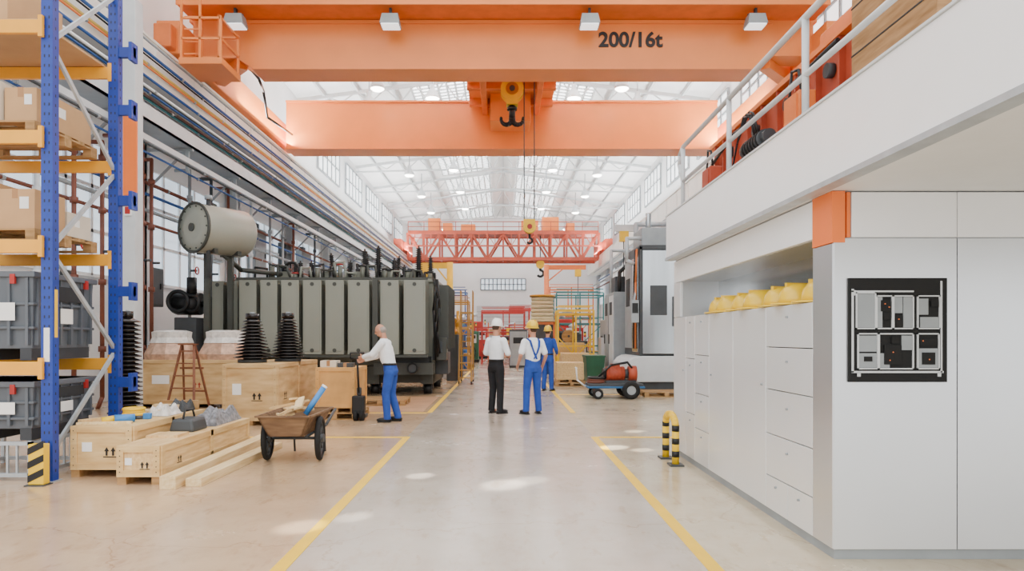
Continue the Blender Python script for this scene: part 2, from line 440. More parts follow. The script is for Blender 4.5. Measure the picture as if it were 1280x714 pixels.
for i,(x,y,z0,z1,m) in enumerate(((-8.5,15.2,0,6.0,BROWNP),(-8.4,15.9,0,6.0,BROWNP),(-8.5,16.5,1,5.8,BROWNP),(-8.45,18.4,0,6.0,GREY),(-8.4,14.3,0,5.6,BROWNP),(-8.3,19.4,0,6.0,DGREY),(-8.3,20.6,0,6.0,BROWNP),(-8.3,24.3,0,6.0,GREY),(-8.3,27,0,6.0,BROWNP),(-8.3,13.2,0,5.7,BROWNP),(-8.2,22.2,0,6.0,LGREY),(-8.2,29.7,0,6.0,DGREY),(-8.4,12.3,0,5.5,LGREY),(-8.2,25.4,0,6.0,GREY))):
    g=M().tube([(x-.4,y,z1),(x,y,z1),(x,y,.25),(x-.1,y+.0,.0)],.045,m)
    for z in(1.2,2.6,4.1,5.2):g.cyl((x,y,z),(x,y,z+.12),.075,m)
    g.cyl((x,y,3.3),(x+.2,y,3.3),.03,DGREY)
    if i%3==0:g.torus((x+.2,y,3.3),.1,.018,RED,ax=(1,0,0),n=14,k2=6)
    solo('riser_pipe','vertical flanged service pipe standing at the wall','pipe',g,group='riser pipes')
for i,(y,z,w_,h,m) in enumerate(((13.9,1.2,.9,1.5,LGREY),(16.8,2.3,1.2,1.0,DGREY),(21.1,3.9,.8,1.6,GREY),(24.6,3.6,1.2,1.9,GREY),(28.0,3.4,.8,2.0,DGREY),(30.4,3.2,1.4,2.2,GREY),(35.8,3.0,.9,2.4,DGREY),(39.5,3,1.2,2.2,GREY))):
    t=T('switch_box','steel electrical switch box mounted on the wall','switch box',(-9.25,y,z),group='wall switch boxes')
    b=t.part('box_body',M().box(0,.3,0,w_,0,h,m),bev=.02);t.part('box_door',M().box(.3,.32,.05,w_-.05,.05,h-.05,m),parent=b,bev=.005)
    t.part('cable_duct',M().box(.05,.2,w_*.3,w_*.6,h,h+.2,DGREY));t.part('door_handle',M().box(.32,.35,w_*.8,w_*.85,h*.45,h*.6,BLACK))
t=T('steel_column','tall pale grey steel column with a box section','column',(-7.45,13.6,0))
t.part('shaft',M().box(-.2,.2,-.15,.15,.03,8.2,LGREY),bev=.01);t.part('base_plate',M().box(-.3,.3,-.25,.25,0,.03,DGREY))
t.part('orange_panel',M().box(-.02,.25,-.19,-.15,4.3,5.9,ORANGE2),label='flat orange panel')
t.part('notice_plate',M().box(-.0,.14,-.19,-.15,3.9,4.1,WHITE).box(.02,.12,-.2,-.19,3.93,4.07,RED),label='small red and white notice')
# ================================================================ NEAR BRIDGE CRANE
t=T('bridge_crane','big orange double-girder overhead travelling crane spanning the hall','overhead crane',(0,0,0))
g=M();g.prism([(-7.15,18,8.95),(-6.6,18,8.6),(6.6,18,8.6),(7.15,18,8.95),(7.15,18,9.78),(-7.15,18,9.78)],(0,.8,0),ORANGE)
g.box(-7.1,7.1,17.92,18.88,9.76,9.84,ORANGE);g.box(-6.6,6.6,17.95,18.85,8.56,8.6,ORANGE)
G1=t.part('main_girder',g)
g=M();g.box(-8.3,8.3,18.05,18.75,9.84,10.95,ORANGE);g.box(-8.3,8.3,17.98,18.8,10.9,11.0,ORANGE)
for x in range(-8,9,2):g.box(x-.02,x+.02,18.0,18.05,9.9,10.9,ORANGED)
g.box(-5.6,-1.6,17.97,18.04,10.02,10.22,BLACK);g.box(-.9,.9,17.97,18.04,10.35,10.5,BLACK);g.box(3.6,6.6,17.97,18.04,10.4,10.52,BLACK)
t.part('upper_girder',g)
t.part('lettering',text_mesh('200/16t',.54,BLACK,.01,.014),parent=G1,loc=(3.35,17.98,9.33),rot=(pi/2,0,0),label='black painted capacity lettering 200/16t')
g=M();g.box(-7.95,7.85,25,25.9,8.47,10.1,ORANGE);g.box(-7.95,7.85,24.93,25.97,8.39,8.47,ORANGE);g.box(-7.95,7.85,24.93,25.97,10.1,10.17,ORANGE)
t.part('main_girder',g)
for sx in(-1,1):
    g=M();g.box(sx*8.45-.3,sx*8.45+.3,17.2,26.6,8.66,9.5,ORANGE)
    g.box(sx*8.45-.22,sx*8.45+.22,16.9,17.2,8.72,9.3,ORANGED)
    ec=t.part('end_carriage',g,bev=.03)
    for y in(17.9,19.3,24.4,25.8):
        t.part('travel_wheel',M().cyl((sx*8.45-.1,y,8.76),(sx*8.45+.1,y,8.76),.23,DGREY,n=18),parent=ec)
    t.part('gusset',M().bar((sx*7.0,18.3,8.95),(sx*8.1,19.5,8.95),.3,.5,ORANGE).box(min(sx*7.1,sx*8.2),max(sx*7.1,sx*8.2),18.05,18.75,8.95,9.84,ORANGE))
g=M();g.box(-8.2,8.2,17.1,18.0,9.86,9.92,ORANGED);g.box(-8.2,8.2,17.08,17.12,9.84,10.04,ORANGE)
t.part('walkway',g)
g=M()
for i in range(17):
    x=-8.1+16.2*i/16;g.bar((x,17.12,9.92),(x,17.12,10.95),.05,.05,ORANGE)
for z in(10.45,10.95):g.bar((-8.1,17.12,z),(8.1,17.12,z),.05,.05,ORANGE)
t.part('walkway_railing',g)
for x in(-6.8,-2.86,2.19,6.41):
    fl=t.part('floodlight',M().frus((x,17.35,9.42),.5,.4,.4,.3,.26,GREY),label='grey rectangular floodlight')
    t.part('light_lens',M().box(x-.22,x+.22,17.17,17.53,9.39,9.425,FLOODM),parent=fl)
    t.part('lamp_bracket',M().box(x-.03,x+.03,17.3,17.4,9.68,9.87,DGREY).box(x-.2,x+.2,17.33,17.37,9.68,9.72,DGREY),parent=fl)
g=M();g.box(-7.85,-6.8,16.5,17.7,8.12,8.28,ORANGE)
t.part('service_platform',g,bev=.01)
g=M()
for x in(-7.8,-7.35,-6.85):
    for y in(16.55,17.65):g.bar((x,y,8.2),(x,y,9.9 if x<-7 else 9.3),.05,.05,ORANGE)
for z in(8.75,9.25):
    g.bar((-7.8,16.55,z),(-6.85,16.55,z),.05,.05,ORANGE);g.bar((-7.8,17.65,z),(-6.85,17.65,z),.05,.05,ORANGE);g.bar((-6.85,16.55,z),(-6.85,17.65,z),.05,.05,ORANGE)
for z in(8.4,8.7,9.0,9.3,9.6):g.bar((-7.75,16.6,z),(-7.4,16.6,z),.03,.03,ORANGE)
t.part('cage_railing',g)
t.part('hanging_cable',M().tube([(-7.0,18.0,9.0),(-6.8,19,8.7),(-7.2,20.5,8.9),(-7.6,22,8.6),(-7.7,24.9,8.9)],.04,BLACK))
g=M();g.box(-1.2,1.75,18.9,24.9,9.95,10.6,ORANGE)
for y in(19.3,21,22.6,24.2):g.box(-1.2,1.75,y-.12,y+.12,9.7,9.95,ORANGED)
g.box(-.75,-.55,18.95,24.9,9.6,9.95,ORANGED);g.box(1.1,1.3,18.95,24.9,9.6,9.95,ORANGED)
g.box(-.45,.95,23.6,24.85,9.0,9.95,ORANGE)
TR=t.part('trolley',g,bev=.02)
for x in(-.35,.0,.55,.9):t.part('rope_drum',M().cyl((x,20.5,10.7),(x,22.5,10.7),.12,DGREY),parent=TR)
hx,hy=.28,21.5
for dx in(-.18,-.06,.06,.18):t.part('hoist_rope',M().cyl((hx+dx,hy,9.4),(hx+dx,hy,9.95),.018,BLACK,n=6),parent=TR)
g=M();g.cyl((hx,hy-.2,9.28),(hx,hy-.14,9.28),.36,YELLS,n=28);g.cyl((hx,hy+.14,9.28),(hx,hy+.2,9.28),.36,YELLS,n=28)
g.cyl((hx,hy-.14,9.28),(hx,hy+.14,9.28),.28,DGREY,n=24);g.cyl((hx,hy-.24,9.28),(hx,hy+.24,9.28),.09,DGREY)
g.box(hx-.18,hx+.18,hy-.18,hy+.18,8.8,9.1,YELLS);g.cyl((hx,hy-.21,9.28),(hx,hy-.205,9.28),.2,BRASS,n=20)
HB=t.part('hook_block',g,parent=TR,label='round yellow hook block')
def hook(mb,c,R,r,m):
    x,y,z=c
    mb.cyl((x,y,z+R*1.9),(x,y,z+R*.8),r*1.1,m)
    pts=[(x,y,z+R*1.0)]
    for i in range(15):
        a=math.radians(90-i*17);pts.append((x+R*.75*math.cos(a)*1.0,y,z+R*.75*math.sin(a)))
    mb.tube(pts,r,m,8);return mb
HZ=8.38
g=M();g.cyl((hx,hy,8.8),(hx,hy,HZ+.03),.1,BLACK)
g.cyl((hx,hy,8.74),(hx,hy,8.66),.16,BLACK,n=18)
for s in(-1,1):
    pts=[]
    for i in range(9):
        ang=math.radians(170+i*25) if s>0 else math.radians(10-i*25)
        pts.append((hx+s*.18+.17*math.cos(ang),hy,HZ+.18*math.sin(ang)))
    for j,(a,b) in enumerate(zip(pts[:-1],pts[1:])):
        r0=.095-.006*j;g.cyl(a,b,r0,BLACK,r2=r0-.006);g.sph(b,r0-.006,BLACK,10,6)
o=t.part('crane_hook',g,parent=TR,label='black forged double ramshorn hook')
for x in(.66,.98):t.part('hoist_rope',M().cyl((x,21.5,5.2),(x,21.5,9.95),.02,DGREY,n=6),parent=TR)
g=M();g.cyl((.83,21.38,4.98),(.83,21.62,4.98),.2,YELLS,n=20);g.cyl((.83,21.36,4.98),(.83,21.64,4.98),.08,RED);g.box(.64,1.0,21.42,21.58,5.0,5.22,YELLS)
t.part('hook_block',g,parent=TR,label='small yellow hook block')
g=M();hook(g,(.83,21.5,4.55),.11,.035,BLACK);t.part('crane_hook',g,parent=TR)
# ================================================================ FAR RED CRANE
XC=7.8
t=T('bridge_crane','red lattice-girder overhead crane in the far part of the hall','overhead crane',(0,56,0))
for y in(0,2.2):
    g=M();g.bar((-XC,y,7.95),(XC,y,7.95),.28,.28,REDOR);g.bar((-XC,y,10.1),(XC,y,10.1),.32,.32,REDOR)
    N=12
    for i in range(N):
        xa=-XC+2*XC*i/N;xb=-XC+2*XC*(i+1)/N
        g.bar((xa,y,7.95),(xa,y,10.1),.15,.15,REDOR)
        g.bar((xa,y,7.95 if i%2 else 10.1),(xb,y,10.1 if i%2 else 7.95),.15,.15,REDOR)
    g.bar((XC,y,7.95),(XC,y,10.1),.14,.14,REDOR)
    t.part('lattice_girder',g)
g=M();g.bar((-XC,-.9,8.9),(XC,-.9,8.9),.12,.12,REDOR);g.bar((-XC,-.9,9.9),(XC,-.9,9.9),.12,.12,REDOR)
for i in range(25):
    x=-XC+2*XC*i/24;g.bar((x,-.9,8.9),(x,-.9,9.9),.06,.06,REDOR)
    if i<24:g.bar((x,-.9,8.9 if i%2 else 9.9),(x+2*XC/24,-.9,9.9 if i%2 else 8.9),.05,.05,REDOR)
    if i%4==0:g.bar((x,-.9,8.9),(x,0,8.9),.08,.08,REDOR)
t.part('lattice_girder',g)
g=M()
for i in range(13):
    x=-XC+2*XC*i/12;g.bar((x,0,7.95),(x,2.2,7.95),.1,.1,REDOR);g.bar((x,0,10.1),(x,0,11.0),.05,.05,REDOR)
g.bar((-XC,0,11.0),(XC,0,11.0),.06,.06,REDOR);g.bar((-XC,0,10.6),(XC,0,10.6),.05,.05,REDOR)
g.box(-XC,XC,.1,2.1,10.0,10.05,REDOR)
t.part('walkway_railing',g)
for sx in(-1,1):t.part('end_carriage',M().box(sx*8.45-.3,sx*8.45+.3,-1.5,4,8.54,9.4,REDOR).box(min(sx*XC,sx*8.2),max(sx*XC,sx*8.2),-.2,2.4,8.6,9.3,REDOR))
for (x,wd,h) in((-6.2,1.0,1.2),(-5,.8,.8),(-3.5,1.2,.7),(1.5,1.4,1.0),(3.2,1.4,1.3),(5.2,.7,.8)):
    t.part('hoist_unit',M().box(x,x+wd,.3,1.9,10.05,10.15+h,ORANGE),bev=.04)
g=M();g.cyl((3.1,1,7.9),(3.1,1,10.2),.04,DGREY);g.cyl((3.1,.8,7.6),(3.1,1.2,7.6),.35,YELLS,n=18);hook(g,(3.1,1,6.85),.35,.1,BLACK)
t.part('hook_block',g)
# ================================================================ MEZZANINE + CABIN
t=T('mezzanine_deck','white-clad raised mezzanine platform with smooth fascia','mezzanine',(2.1,0,0))
t.part('fascia',M().box(0,.08,-.5,8.8,2.52,3.05,CABW),bev=.005)
t.part('fascia_trim',M().box(-.014,.09,-.5,8.81,2.485,2.52,GALV),label='thin metal edge strip')
t.part('fascia_trim',M().box(-.012,.09,-.5,8.81,3.05,3.065,LGREY))
t.part('soffit',M().box(.08,7.1,-.5,8.8,2.49,2.56,SOFF))
t.part('deck',M().box(.08,7.1,-.5,8.8,2.56,3.05,LGREY))
t=T('safety_railing','grey-white tubular steel railing on the mezzanine edge','railing',(2.2,0,3.05))
for y in(1.65,3.3,4.97,6.65,8.35):
    t.part('railing_post',M().cyl((0,y,0.015),(0,y,.78),.026,LGREY,n=12).cyl((0,y,.015),(0,y,.03),.06,LGREY))
pts=[(0,.3,.78),(0,8.35,.78)];t.part('top_rail',M().tube(pts+[(0,8.5,.72),(0,8.52,.6),(0,8.35,.36)],.026,LGREY,10))
t.part('middle_rail',M().tube([(0,.3,.36),(0,8.35,.36)],.022,LGREY,10))
t=T('stored_crane_girder','red-orange steel girder lying on the mezzanine','steel girder',(2.8,0,3.05))
g=M();g.box(-.14,.14,4.95,8.6,.35,.8,REDOR);g.box(-.2,.2,4.95,8.6,.8,.85,ORANGED);g.box(-.2,.2,4.95,8.6,.3,.35,ORANGED)
for y in(5.3,5.7,6.1,6.5,6.9,7.3,7.7,8.1,8.4):g.box(-.19,.18,y,y+.03,.35,.8,REDOR)
t.part('girder_body',g)
for y in(5.2,6.6,8.1):t.part('support_block',M().box(-.22,.22,y,y+.2,0.015,.3,BLACK))
g=M()
for y in(5.5,6.3,7.1,7.9):g.cyl((-.145,y,.6),(-.2,y,.6),.06,DGREY,n=10)
t.parts('bolt_cap',g)
t.part('cable_loom',M().tube([(-.25,5.2,.72),(-.25,6.4,.66),(-.23,7.6,.72),(-.2,8.5,.6)],.018,BLACK))
t=T('hoist_motor','dark electric hoist motor with cooling ribs and cables','electric motor',(2.43,6.3,3.05))
g=M();g.cyl((0,0,.3),(0,.5,.3),.08,DGREY,n=20);g.cyl((0,-.08,.3),(0,0,.3),.06,DGREY,n=20)
for i in range(6):g.cyl((0,.05+.07*i,.3),(0,.08+.07*i,.3),.09,BLACK,n=20)
t.part('motor_body',g);t.part('motor_foot',M().box(-.08,.08,.05,.45,.015,.22,BLACK))
for k in range(3):t.part('cable',M().tube([(0,.2+.05*k,.4),(-.03,.25+.05*k,.6),(.02,.5+.08*k,.7),(.04,.9,.5),(.04,1.2,.06)],.01,BLACK,6))
for (y,h,m,n_) in((5.45,.42,ORANGED,'orange'),(7.8,.4,REDOR,'red-brown')):
    t=T('control_box',n_+' electrical control box standing on the mezzanine','electrical box',(2.36,y,3.065))
    t.part('box_body',M().box(0,.14,0,.3,0,h,m),bev=.01);t.part('cable',M().tube([(.07,.1,h),(.05,.12,h+.2),(.07,.3,h+.25),(.08,.4,h*.8)],.012,BLACK,6));t.part('box_door',M().box(-.008,0,.03,.27,.03,h-.03,m))
t=T('stored_crane_girder','orange steel beam with flanges standing on the mezzanine','steel girder',(3.3,0,3.05))
g=M().box(-.15,.2,5.2,8.6,.15,1.1,ORANGED).box(-.2,.25,5.2,8.6,1.1,1.16,ORANGED)
for i in range(7):g.box(-.2,-.15,5.4+.5*i,5.44+.5*i,.15,1.1,ORANGED)
t.part('girder_body',g)
for y in(5.4,8):t.part('support_block',M().box(-.15,.2,y,y+.2,.015,.15,BLACK))
t.part('top_gearbox',M().box(-.1,.2,6.2,6.9,1.16,1.5,ORANGED).cyl((.05,6.9,1.33),(.05,7.4,1.33),.13,DGREY,n=16),bev=.01)
def plank_crate(name,label,loc,wx,wy,h,m=PLY,rz=0,group=None,marks=True,skid=.08,bat=True,plankm=None,red=False,bm=None):
    t=T(name,label,'wooden crate',loc,rz,group);pm=plankm or PALW;bm=bm or m
    g=M();g.box(0,wx,0,wy,skid,h,m);t.part('plywood_box',g,bev=.004)
    e=.018
    if bat:
        g=M()
        for (x0,x1) in((0,.07),(wx-.07,wx)):
            g.box(x0,x1,-e,0,skid,h,bm)
        g.box(.07,wx-.07,-e,0,h-.07,h,bm);g.box(.07,wx-.07,-e,0,skid,skid+.07,bm)
        for (y0,y1) in((0,.07),(wy-.07,wy)):g.box(wx,wx+e,y0,y1,skid,h,bm)
        if wy>1.6:g.box(wx,wx+e,wy/2-.035,wy/2+.035,skid,h,bm)
        g.box(wx,wx+e,.07,wy-.07,h-.07,h,bm);g.box(wx,wx+e,.07,wy-.07,skid,skid+.07,bm)
        t.parts('batten',g,bev=.003)
        g=M()
        for x in(.035,wx-.035):
            for i in range(5):
                z=skid+.05+(h-skid-.1)*i/4;g.box(x-.005,x+.005,-e-.002,-e,z-.005,z+.005,DARK)
        t.part('nail_heads',g)
    n=3 if wx>.7 else 2
    for i in range(n):
        x=i*(wx-.09)/(n-1);t.part('skid',M().box(x,x+.09,0,wy,0,skid,pm))
    if marks:
        ik=REDINK if red else INK
        g=M();s=.12*min(1,h*1.4);yy=-.003;z=h*.42
        def arrow(cx,cz,w=s):
            g.poly([(cx-w*.12,yy,cz),(cx+w*.12,yy,cz),(cx+w*.12,yy,cz+w*.55),(cx-w*.12,yy,cz+w*.55)],ik)
            g.poly([(cx-w*.3,yy,cz+w*.5),(cx+w*.3,yy,cz+w*.5),(cx,yy,cz+w)],ik)
        arrow(wx*.58,z);arrow(wx*.58+s*.75,z);g.box(wx*.58-s*.4,wx*.58+s*1.15,yy-.001,0,z-s*.2,z-s*.1,ik)
        t.part('shipping_mark',g,label='stencilled upward arrows')
        g=M()
        def arrs(cy,cz,w=s):
            X=wx+.003
            g.poly([(X,cy-w*.12,cz),(X,cy+w*.12,cz),(X,cy+w*.12,cz+w*.55),(X,cy-w*.12,cz+w*.55)],ik)
            g.poly([(X,cy-w*.3,cz+w*.5),(X,cy+w*.3,cz+w*.5),(X,cy,cz+w)],ik)
        arrs(wy*.16,z);arrs(wy*.16+s*.75,z);g.box(wx,wx+.004,wy*.16-s*.4,wy*.16+s*1.15,z-s*.2,z-s*.1,ik)
        t.part('shipping_mark',g,label='stencilled upward arrows')
        t.part('paper_label',M().box(wx*.18,wx*.34,-.004,0,h*.5,h*.68,PAPER))
    return t
t=plank_crate('wooden_crate','weathered plank transport crate with stencil marks on the mezzanine',(2.5,3.95,3.065),1.3,.95,1.25,m=OLDW2,marks=False)
g=M()
for i in range(7):g.box(-.004,0,.0,.95,.1+.17*i,.11+.17*i,DARK)
t.parts('plank_gap',g)
g=M()
for cy in(.35,.5):g.poly([(-.005,cy-.02,.75),(-.005,cy+.02,.75),(-.005,cy+.02,.85),(-.005,cy-.02,.85)],INK);g.poly([(-.005,cy-.05,.84),(-.005,cy+.05,.84),(-.005,cy,.93)],INK)
g.box(-.006,0,.28,.58,.71,.73,INK);t.part('shipping_mark',g,label='stencilled upward arrows')
# cabin
t=T('equipment_cabin','light grey metal-clad cabin with drawers, doors and a helmet shelf','cabin',(0,0,0))
g=M();g.box(2.25,6.2,4.63,8.88,.07,1.755,DARK);g.box(2.72,6.2,4.63,8.88,1.755,2.2,CABG);g.box(2.25,6.2,4.63,8.88,2.2,2.48,CABG)
g.box(2.25,2.72,4.63,4.86,1.755,2.2,CABG);g.box(2.25,2.72,8.55,8.88,1.755,2.2,CABG);g.box(2.25,6.2,8.85,8.9,.07,2.48,CABG)
g.box(2.25,2.72,4.86,8.55,1.75,1.757,CABD);g.box(2.7,2.72,4.86,8.55,1.757,2.2,STEEL)
t.part('cabin_body',g);t.part('plinth',M().box(2.24,6.2,4.62,8.89,0,.07,GREY))
def sidep(name,y0,y1,z0,z1,knob=None,m=CABD):
    o=t.part(name,M().box(2.22,2.25,y0+.004,y1-.004,z0+.004,z1-.004,m),bev=.003)
    if knob:
        k=M().cyl((2.205,knob[0],knob[1]),(2.22,knob[0],knob[1]),.009,GREY,n=10);t.part('lock_knob',k,parent=o)
    return o
zs=[.07,.35,.70,1.07,1.42,1.755]
sidep('drawer',4.9,5.33,zs[0],zs[1],(5.12,.28));sidep('drawer',5.33,5.77,zs[0],zs[1],(5.55,.28))
for i in range(1,5):sidep('drawer',4.9,5.77,zs[i],zs[i+1],(5.33,zs[i]+.24))
sidep('door',5.77,6.6,.07,1.755,(5.85,1.1));sidep('door',6.6,7.37,.07,1.755,(7.28,1.1))
for a,b in((.07,.46),(.46,.86),(.86,1.3),(1.3,1.755)):sidep('drawer',7.37,7.92,a,b,(7.64,b-.08))
for a,b in((.07,.6),(.6,1.25),(1.25,1.755)):sidep('drawer',7.92,8.3,a,b,(8.1,b-.08))
sidep('door',8.3,8.88,.07,1.755,(8.4,1.1))
sidep('side_panel',4.6,4.9,.07,2.14,m=CABG)
sidep('side_panel',8.55,8.88,1.755,2.2)
for a,b in((4.89,6.6),(6.6,8.88)):sidep('top_panel',a,b,2.2,2.48,m=CABW)
t.part('orange_corner',M().box(2.212,2.30,4.592,4.885,2.14,2.486,ORANGE2),label='orange corner block')
for (x0,x1) in((2.225,3.06),(3.06,3.92),(3.92,4.78)):
    t.part('front_panel',M().box(x0+.003,x1-.003,4.6,4.63,.07,2.17,CABG),bev=.003)
    t.part('top_panel',M().box(max(x0,2.345)+.003,x1-.003,4.6,4.63,2.176,2.48,CABW),bev=.003)
t.part('orange_strip',M().box(2.315,2.338,4.6,4.63,2.176,2.48,ORANGE2))
t=T('layout_board','black square plant layout board with white outlined rooms','display board',(2.32,4.6,1.2))
g=M();g.box(0,.66,-.02,0,0,.70,BOARDB);t.part('board',g,bev=.003)
S=1/185.4
def R(g,a,b,c,d,m,y=-.026):g.box((a-1060)*S,(c-1060)*S,y,-.018,(478-d)*S,(478-b)*S,m)
g=M()
def outl(a,b,c,d,wd=1.6):
    R(g,a,b,c,b+wd,LGREY,-.03);R(g,a,d-wd,c,d,LGREY,-.03);R(g,a,b,a+wd,d,LGREY,-.03);R(g,c-wd,b,c,d,LGREY,-.03)
for q in((1068,366,1093,412),(1093,370,1114,412),(1114,370,1140,412),(1144,370,1173,412),(1070,417,1096,462),(1096,417,1140,462),(1144,417,1172,462)):outl(*q)
R(g,1063,362,1065.5,466,LGREY);R(g,1063,464,1177,466.5,LGREY);R(g,1173.5,352,1175.5,466,LGREY);R(g,1063,364,1140,366,LGREY)
g.cyl((.035,-.025,.6),(.035,-.018,.6),.018,LGREY);R(g,1070,466,1074,471,LGREY);R(g,1170,466,1174,471,LGREY)
t.part('room_outline',g,label='pale grey outline drawing')
g=M()
for q in((1070,368,1091,410),(1116,372,1126,392),(1127,372,1138,410),(1072,420,1094,440),(1146,374,1158,394),(1098,442,1110,460),(1125,420,1138,438),(1146,436,1170,460),(1095,372,1101,410),(1072,442,1094,460),(1148,397,1171,410)):R(g,*q,GREY)
t.parts('room_field',g,label='grey filled room')
g=M()
for q in((1099,376,1111,390),(1102,391,1111,400),(1117,395,1125,409),(1103,432,1124,456),(1147,424,1168,432),(1161,376,1170,384),(1150,441,1166,456),(1078,446,1088,452),(1112,422,1120,430)):R(g,*q,BOARDB,-.032)
t.parts('equipment_block',g)
g=M()
for (a,b) in((1103,380),(1108,384),(1120,399),(1113,440),(1109,450),(1158,449),(1150,426)):R(g,a,b,a+1.3,b+1.3,ORANGE2,-.035)
t.parts('indicator_dot',g,label='tiny orange square')
def helmet_parts(t,parent,m,z=0,s=1,off=(0,0)):
    x,y=off
    prof=[(.0,.155),(.05,.15),(.09,.128),(.115,.09),(.125,.045),(.128,0)]
    g=M();g.lathe((0,0,z),[(r*s,h*s) for r,h in prof[::-1]],m,n=24)
    for v in range(len(g.v)):
        a=g.v[v];g.v[v]=(a[0]+x,a[1]*1.16+y,a[2])
    g.box(x-.014*s,x+.014*s,y-.1*s,y+.1*s,z+.12*s,z+.158*s,m)
    sh=t.part('helmet_shell',g,parent=parent)
    g=M();g.lathe((0,0,z),[(.12*s,.012),(.142*s,.008),(.145*s,-.004),(.12*s,.0)],m,n=24)
    for v in range(len(g.v)):
        a=g.v[v];k=1.16+(.28 if a[1]>.03 else 0);g.v[v]=(a[0]+x,a[1]*k+y,a[2])
    t.part('helmet_brim',g,parent=parent);return sh
t=T('hard_hat','yellow plastic hard hat resting on the cabin shelf','hard hat',(2.40,5.1,1.76),1.2,group='hard hats on the cabin shelf')
helmet_parts(t,None,YHELM,z=.005,s=1.1);h0=t.o
for i,(x,y,r) in enumerate(((2.38,5.5,1.7),(2.40,5.88,2.0),(2.38,6.3,1.4),(2.41,6.72,1.8),(2.38,7.1,1.2),(2.41,7.48,2.0))):clone(h0,(x,y,1.76),r)
t=T('bollard_hoop','yellow and black striped tubular crash guard hoop','crash guard',(2.02,8.0,0))
pts=[(0,0,0.02),(0,0,.45)]+[(0,.24-.24*math.cos(a),.45+.13*math.sin(a)) for a in (pi/6,pi/3,pi/2,2*pi/3,5*pi/6)]+[(0,.48,.45),(0,.48,.02)]
t.part('hoop',M().tube(pts,.042,YELLS,16))
g=M()
for y in(0,.48):
    for z in(.1,.25,.4):g.cyl((0,y,z),(0,y,z+.07),.044,BLACK,n=16)
t.parts('stripe',g,label='black stripe');t.parts('base_plate',M().box(-.08,.08,-.09,.09,0,.02,DGREY).box(-.08,.08,.39,.57,0,.02,DGREY))
# ================================================================ PALLET RACK
RX,RY=-4.72,7.07
t=T('pallet_rack','tall blue pallet racking with orange-yellow load beams','pallet rack',(RX,RY,0))
for x in(0,-2.85):
    for y in(0,1.2):
        g=M();g.box(x-.06,x+.06,y-.01,y+.0,0.01,5.9,BLUE);g.box(x-.06,x-.04,y,y+.09,.01,5.9,BLUE);g.box(x+.04,x+.06,y,y+.09,.01,5.9,BLUE)
        z=.1
        while z<5.85:
            g.box(x-.03,x-.018,y-.012,y-.009,z,z+.03,DARK);g.box(x+.018,x+.03,y-.012,y-.009,z,z+.03,DARK);g.box(x+.06,x+.0615,y+.03,y+.045,z,z+.03,DARK);z+=.1
        t.part('upright',g,label='blue perforated upright');t.part('foot_plate',M().box(x-.08,x+.08,y-.05,y+.12,0,.012,GALV))
    z=.3;k=0
    while z<5.2:
        a,b=(.08,1.2)
        if k%2==0:t.part('frame_brace',M().bar((x,a,z),(x,b,z+1.0),.03,.045,GALV),label='galvanised diagonal brace')
        else:t.part('frame_brace',M().bar((x,b,z),(x,a,z+1.0),.03,.045,GALV),label='galvanised diagonal brace')
        z+=1.08;k+=1
for z in(1.18,2.44,3.57,4.71):
    for y in(-.02,1.22):
        g=M();g.box(-2.79,-.06,y-.02,y+.03,z-.07,z+.07,YELL);t.part('load_beam',g,bev=.006)
        g=M();g.box(-.065,-.02,y-.035,y+.0,z-.11,z+.11,YELL);t.part('beam_connector',g)
for z in(.9,2.0,3.1,4.2,4.9):t.part('row_spacer',M().box(.06,.24,1.2,1.26,z,z+.12,BLUE).box(.2,.24,1.16,1.3,z-.05,z+.17,BLUE))
t.part('inspection_sticker',M().box(.0605,.062,.02,.07,1.5,2.0,YELLS))
t.part('inspection_sticker',M().box(-.03,.03,-.013,-.0105,1.25,1.6,PAPER),label='paper sticker')
t=T('rack_guard','black and yellow striped upright protector','upright guard',(RX,RY-.12,0))
t.part('guard_post',M().box(-.08,.08,-.06,.04,.01,.42,YELLS),bev=.01)
g=M()
for k in range(3):
    z=.03+.14*k;g.prism([(-.081,-.0605,z),(.081,-.0605,z+.08),(.081,-.0605,z+.15),(-.081,-.0605,z+.07)],(0,-.002,0),BLACK)
t.parts('stripe',g);t.part('base_plate',M().box(-.1,.1,-.09,.06,0,.01,DGREY))
def pallet(loc,wx=1.2,wy=.8,group=None,label='pale wooden pallet under the goods',rz=0):
    t=T('pallet','%s'%label,'pallet',loc,rz,group)
    g=M()
    n=5
    for i in range(n):
        y=i*(wy-.12)/(n-1);g.box(0,wx,y,y+.12,.11,.13,PALW)
    for i in range(3):
        x=i*(wx-.1)/2;g.box(x,x+.1,0,wy,.09,.11,PALW)
    t.part('deck',g)
    for i in range(3):
        for j in range(3):
            x=i*(wx-.1)/2;y=j*(wy-.12)/2;t.part('block',M().box(x,x+.1,y,y+.12,.02,.09,PALW))
    for j in range(3):
        y=j*(wy-.12)/2;t.part('bottom_board',M().box(0,wx,y,y+.12,0,.02,PALW))
    return t
def carton(loc,wx,wy,h,m=CARD,rz=0,label='brown cardboard box taped shut',lab=True):
    t=T('cardboard_box',label,'cardboard box',loc,rz)
    t.part('box_body',M().box(0,wx,0,wy,0,h,m),bev=.006)
    t.part('tape',M().box(wx/2-.03,wx/2+.03,-.002,wy+.002,h-.1,h+.002,TAPE).box(wx/2-.001,wx/2+.001,-.001,wy,h-.01,h+.003,TAPE))
    if lab:
        t.part('paper_label',M().box(wx*.62,wx*.85,-.003,0,h*.5,h*.8,PAPER));t.part('paper_label',M().box(wx,wx+.003,wy*.3,wy*.5,h*.45,h*.75,PAPER))
    return t
